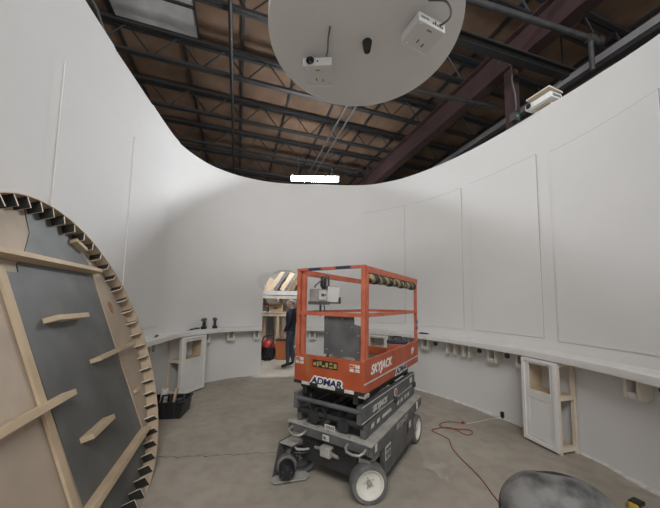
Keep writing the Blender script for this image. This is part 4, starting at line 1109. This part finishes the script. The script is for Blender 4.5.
bmesh.ops.rotate(mb.bm,cent=(0,0,0),matrix=Matrix.Rotation(R(-14),3,'X'),verts=mb.bm.verts); bmesh.ops.translate(mb.bm,vec=(0,-.0,.64),verts=mb.bm.verts); mb.build('piping',M_blackrub,bk,True)
pad((0,-.30,.46),.25,.24,.055,3.2).build('seat',M_leather,e,True)
mb=MB(); mb.tube([(0,-.25,.40),(0,.05,.42),(0,.17,.50),(0,.16,.62)],.025,10); mb.build('back_support',M_black,e,True)
mb=MB(); mb.cyl((0,-.28,.09),(0,-.28,.42),.028,n=18); mb.build('column',M_black,e,True)
for k in range(5):
    a=k*2*PI/5+.3; mb=MB(); mb.beam((0,-.28,.10),(.28*math.cos(a),-.28+.28*math.sin(a),.075),.045,.03); lg=mb.build('leg',M_black,e)
    mb=MB(); mb.cyl((.28*math.cos(a)-.012,-.28+.28*math.sin(a),.03),(.28*math.cos(a)+.012,-.28+.28*math.sin(a),.03),.03,n=14); mb.build('caster',M_blackrub,lg,True)
tag(e,'dusty black padded chair at the lower right corner, close to the camera','chair')
e=empty('tape_measure',(2.60,2.49,0),.4)
mb=MB(); mb.box((-.06,-.035,0),(.06,.035,.075),bev=.018); mb.build('case',M_ylw,e)
mb=MB(); mb.box((-.05,-.037,.05),(.05,.037,.082),bev=.008); mb.build('grip',M_black,e); mb=MB(); mb.box((.055,-.01,.004),(.085,.01,.012)); mb.build('hook',M_bare,e)
tag(e,'small yellow and black tape measure on the floor right of the padded chair','tape measure')
# trowelled patch on the concrete
mb=MB(); pl_=[]
for k in range(40):
    t=2*PI*k/40; r_=1+.22*math.sin(3*t+.6)+.12*math.sin(7*t)+.08*math.sin(11*t+1)
    pl_.append((1.17+.13*r_*math.cos(t)+.03*math.sin(2*t),3.03+.16*r_*math.sin(t)))
mb.prism(pl_,(0,0,.0012),(0,0,.0002)); tag(mb.build('floor_patch',mat('floor_patch',(.34,.305,.262),.8,c2=(.46,.425,.375),scale=7)),'pale skimmed patch on the concrete floor right of the front wheel','patch')
mb=MB(); V=[];n=36
for k in range(n):
    x=-2.0+1.7*k/(n-1); y=3.165+.20*(k/(n-1))**1.5+.012*math.sin(k*2.1)+.008*math.sin(k*5.3); V+=[(x,y-.004-.003*math.sin(k*3.3),.0012),(x,y+.004+.003*math.cos(k*2.7),.0012)]
mb._geo(V,[(2*k,2*k+2,2*k+3,2*k+1) for k in range(n-1)]); tag(mb.build('floor_crack',mat('crack_dark',(.06,.05,.045),.9)),'dark crack in the concrete floor left of the lift','crack')

# ------------------------------------------------------------------ light
M_led.node_tree.nodes['Principled BSDF'].inputs['Emission Strength'].default_value = 320
w = bpy.data.worlds.new('world'); S.world = w; w.use_nodes = True
w.node_tree.nodes['Background'].inputs[0].default_value = (.95,.97,1.0,1)
w.node_tree.nodes['Background'].inputs[1].default_value = 1.0
def area(name, loc, sx, sy, e, target, c=(1,.99,.975)):
    d = bpy.data.lights.new(name,'AREA'); d.shape='RECTANGLE'; d.size=sx; d.size_y=sy; d.energy=e; d.color=c
    o = bpy.data.objects.new(name,d); COL.objects.link(o); o.location=loc
    o.rotation_euler=(Vector(target)-Vector(loc)).to_track_quat('-Z','Y').to_euler()
    return o
# unseen fill lights, added to brighten the drum and the workshop
area('fill_light_behind', (.3,-3.0,6.3), 6, 1.6, 480, (0,4,2.0))
area('fill_light_workshop', (-1.2,8.6,4.2), 1.2, .3, 25, (-1.2,8.6,0))
S.view_settings.view_transform='Standard'; S.view_settings.look='None'; S.view_settings.exposure=0; S.view_settings.gamma=1
S.view_settings.use_curve_mapping=False
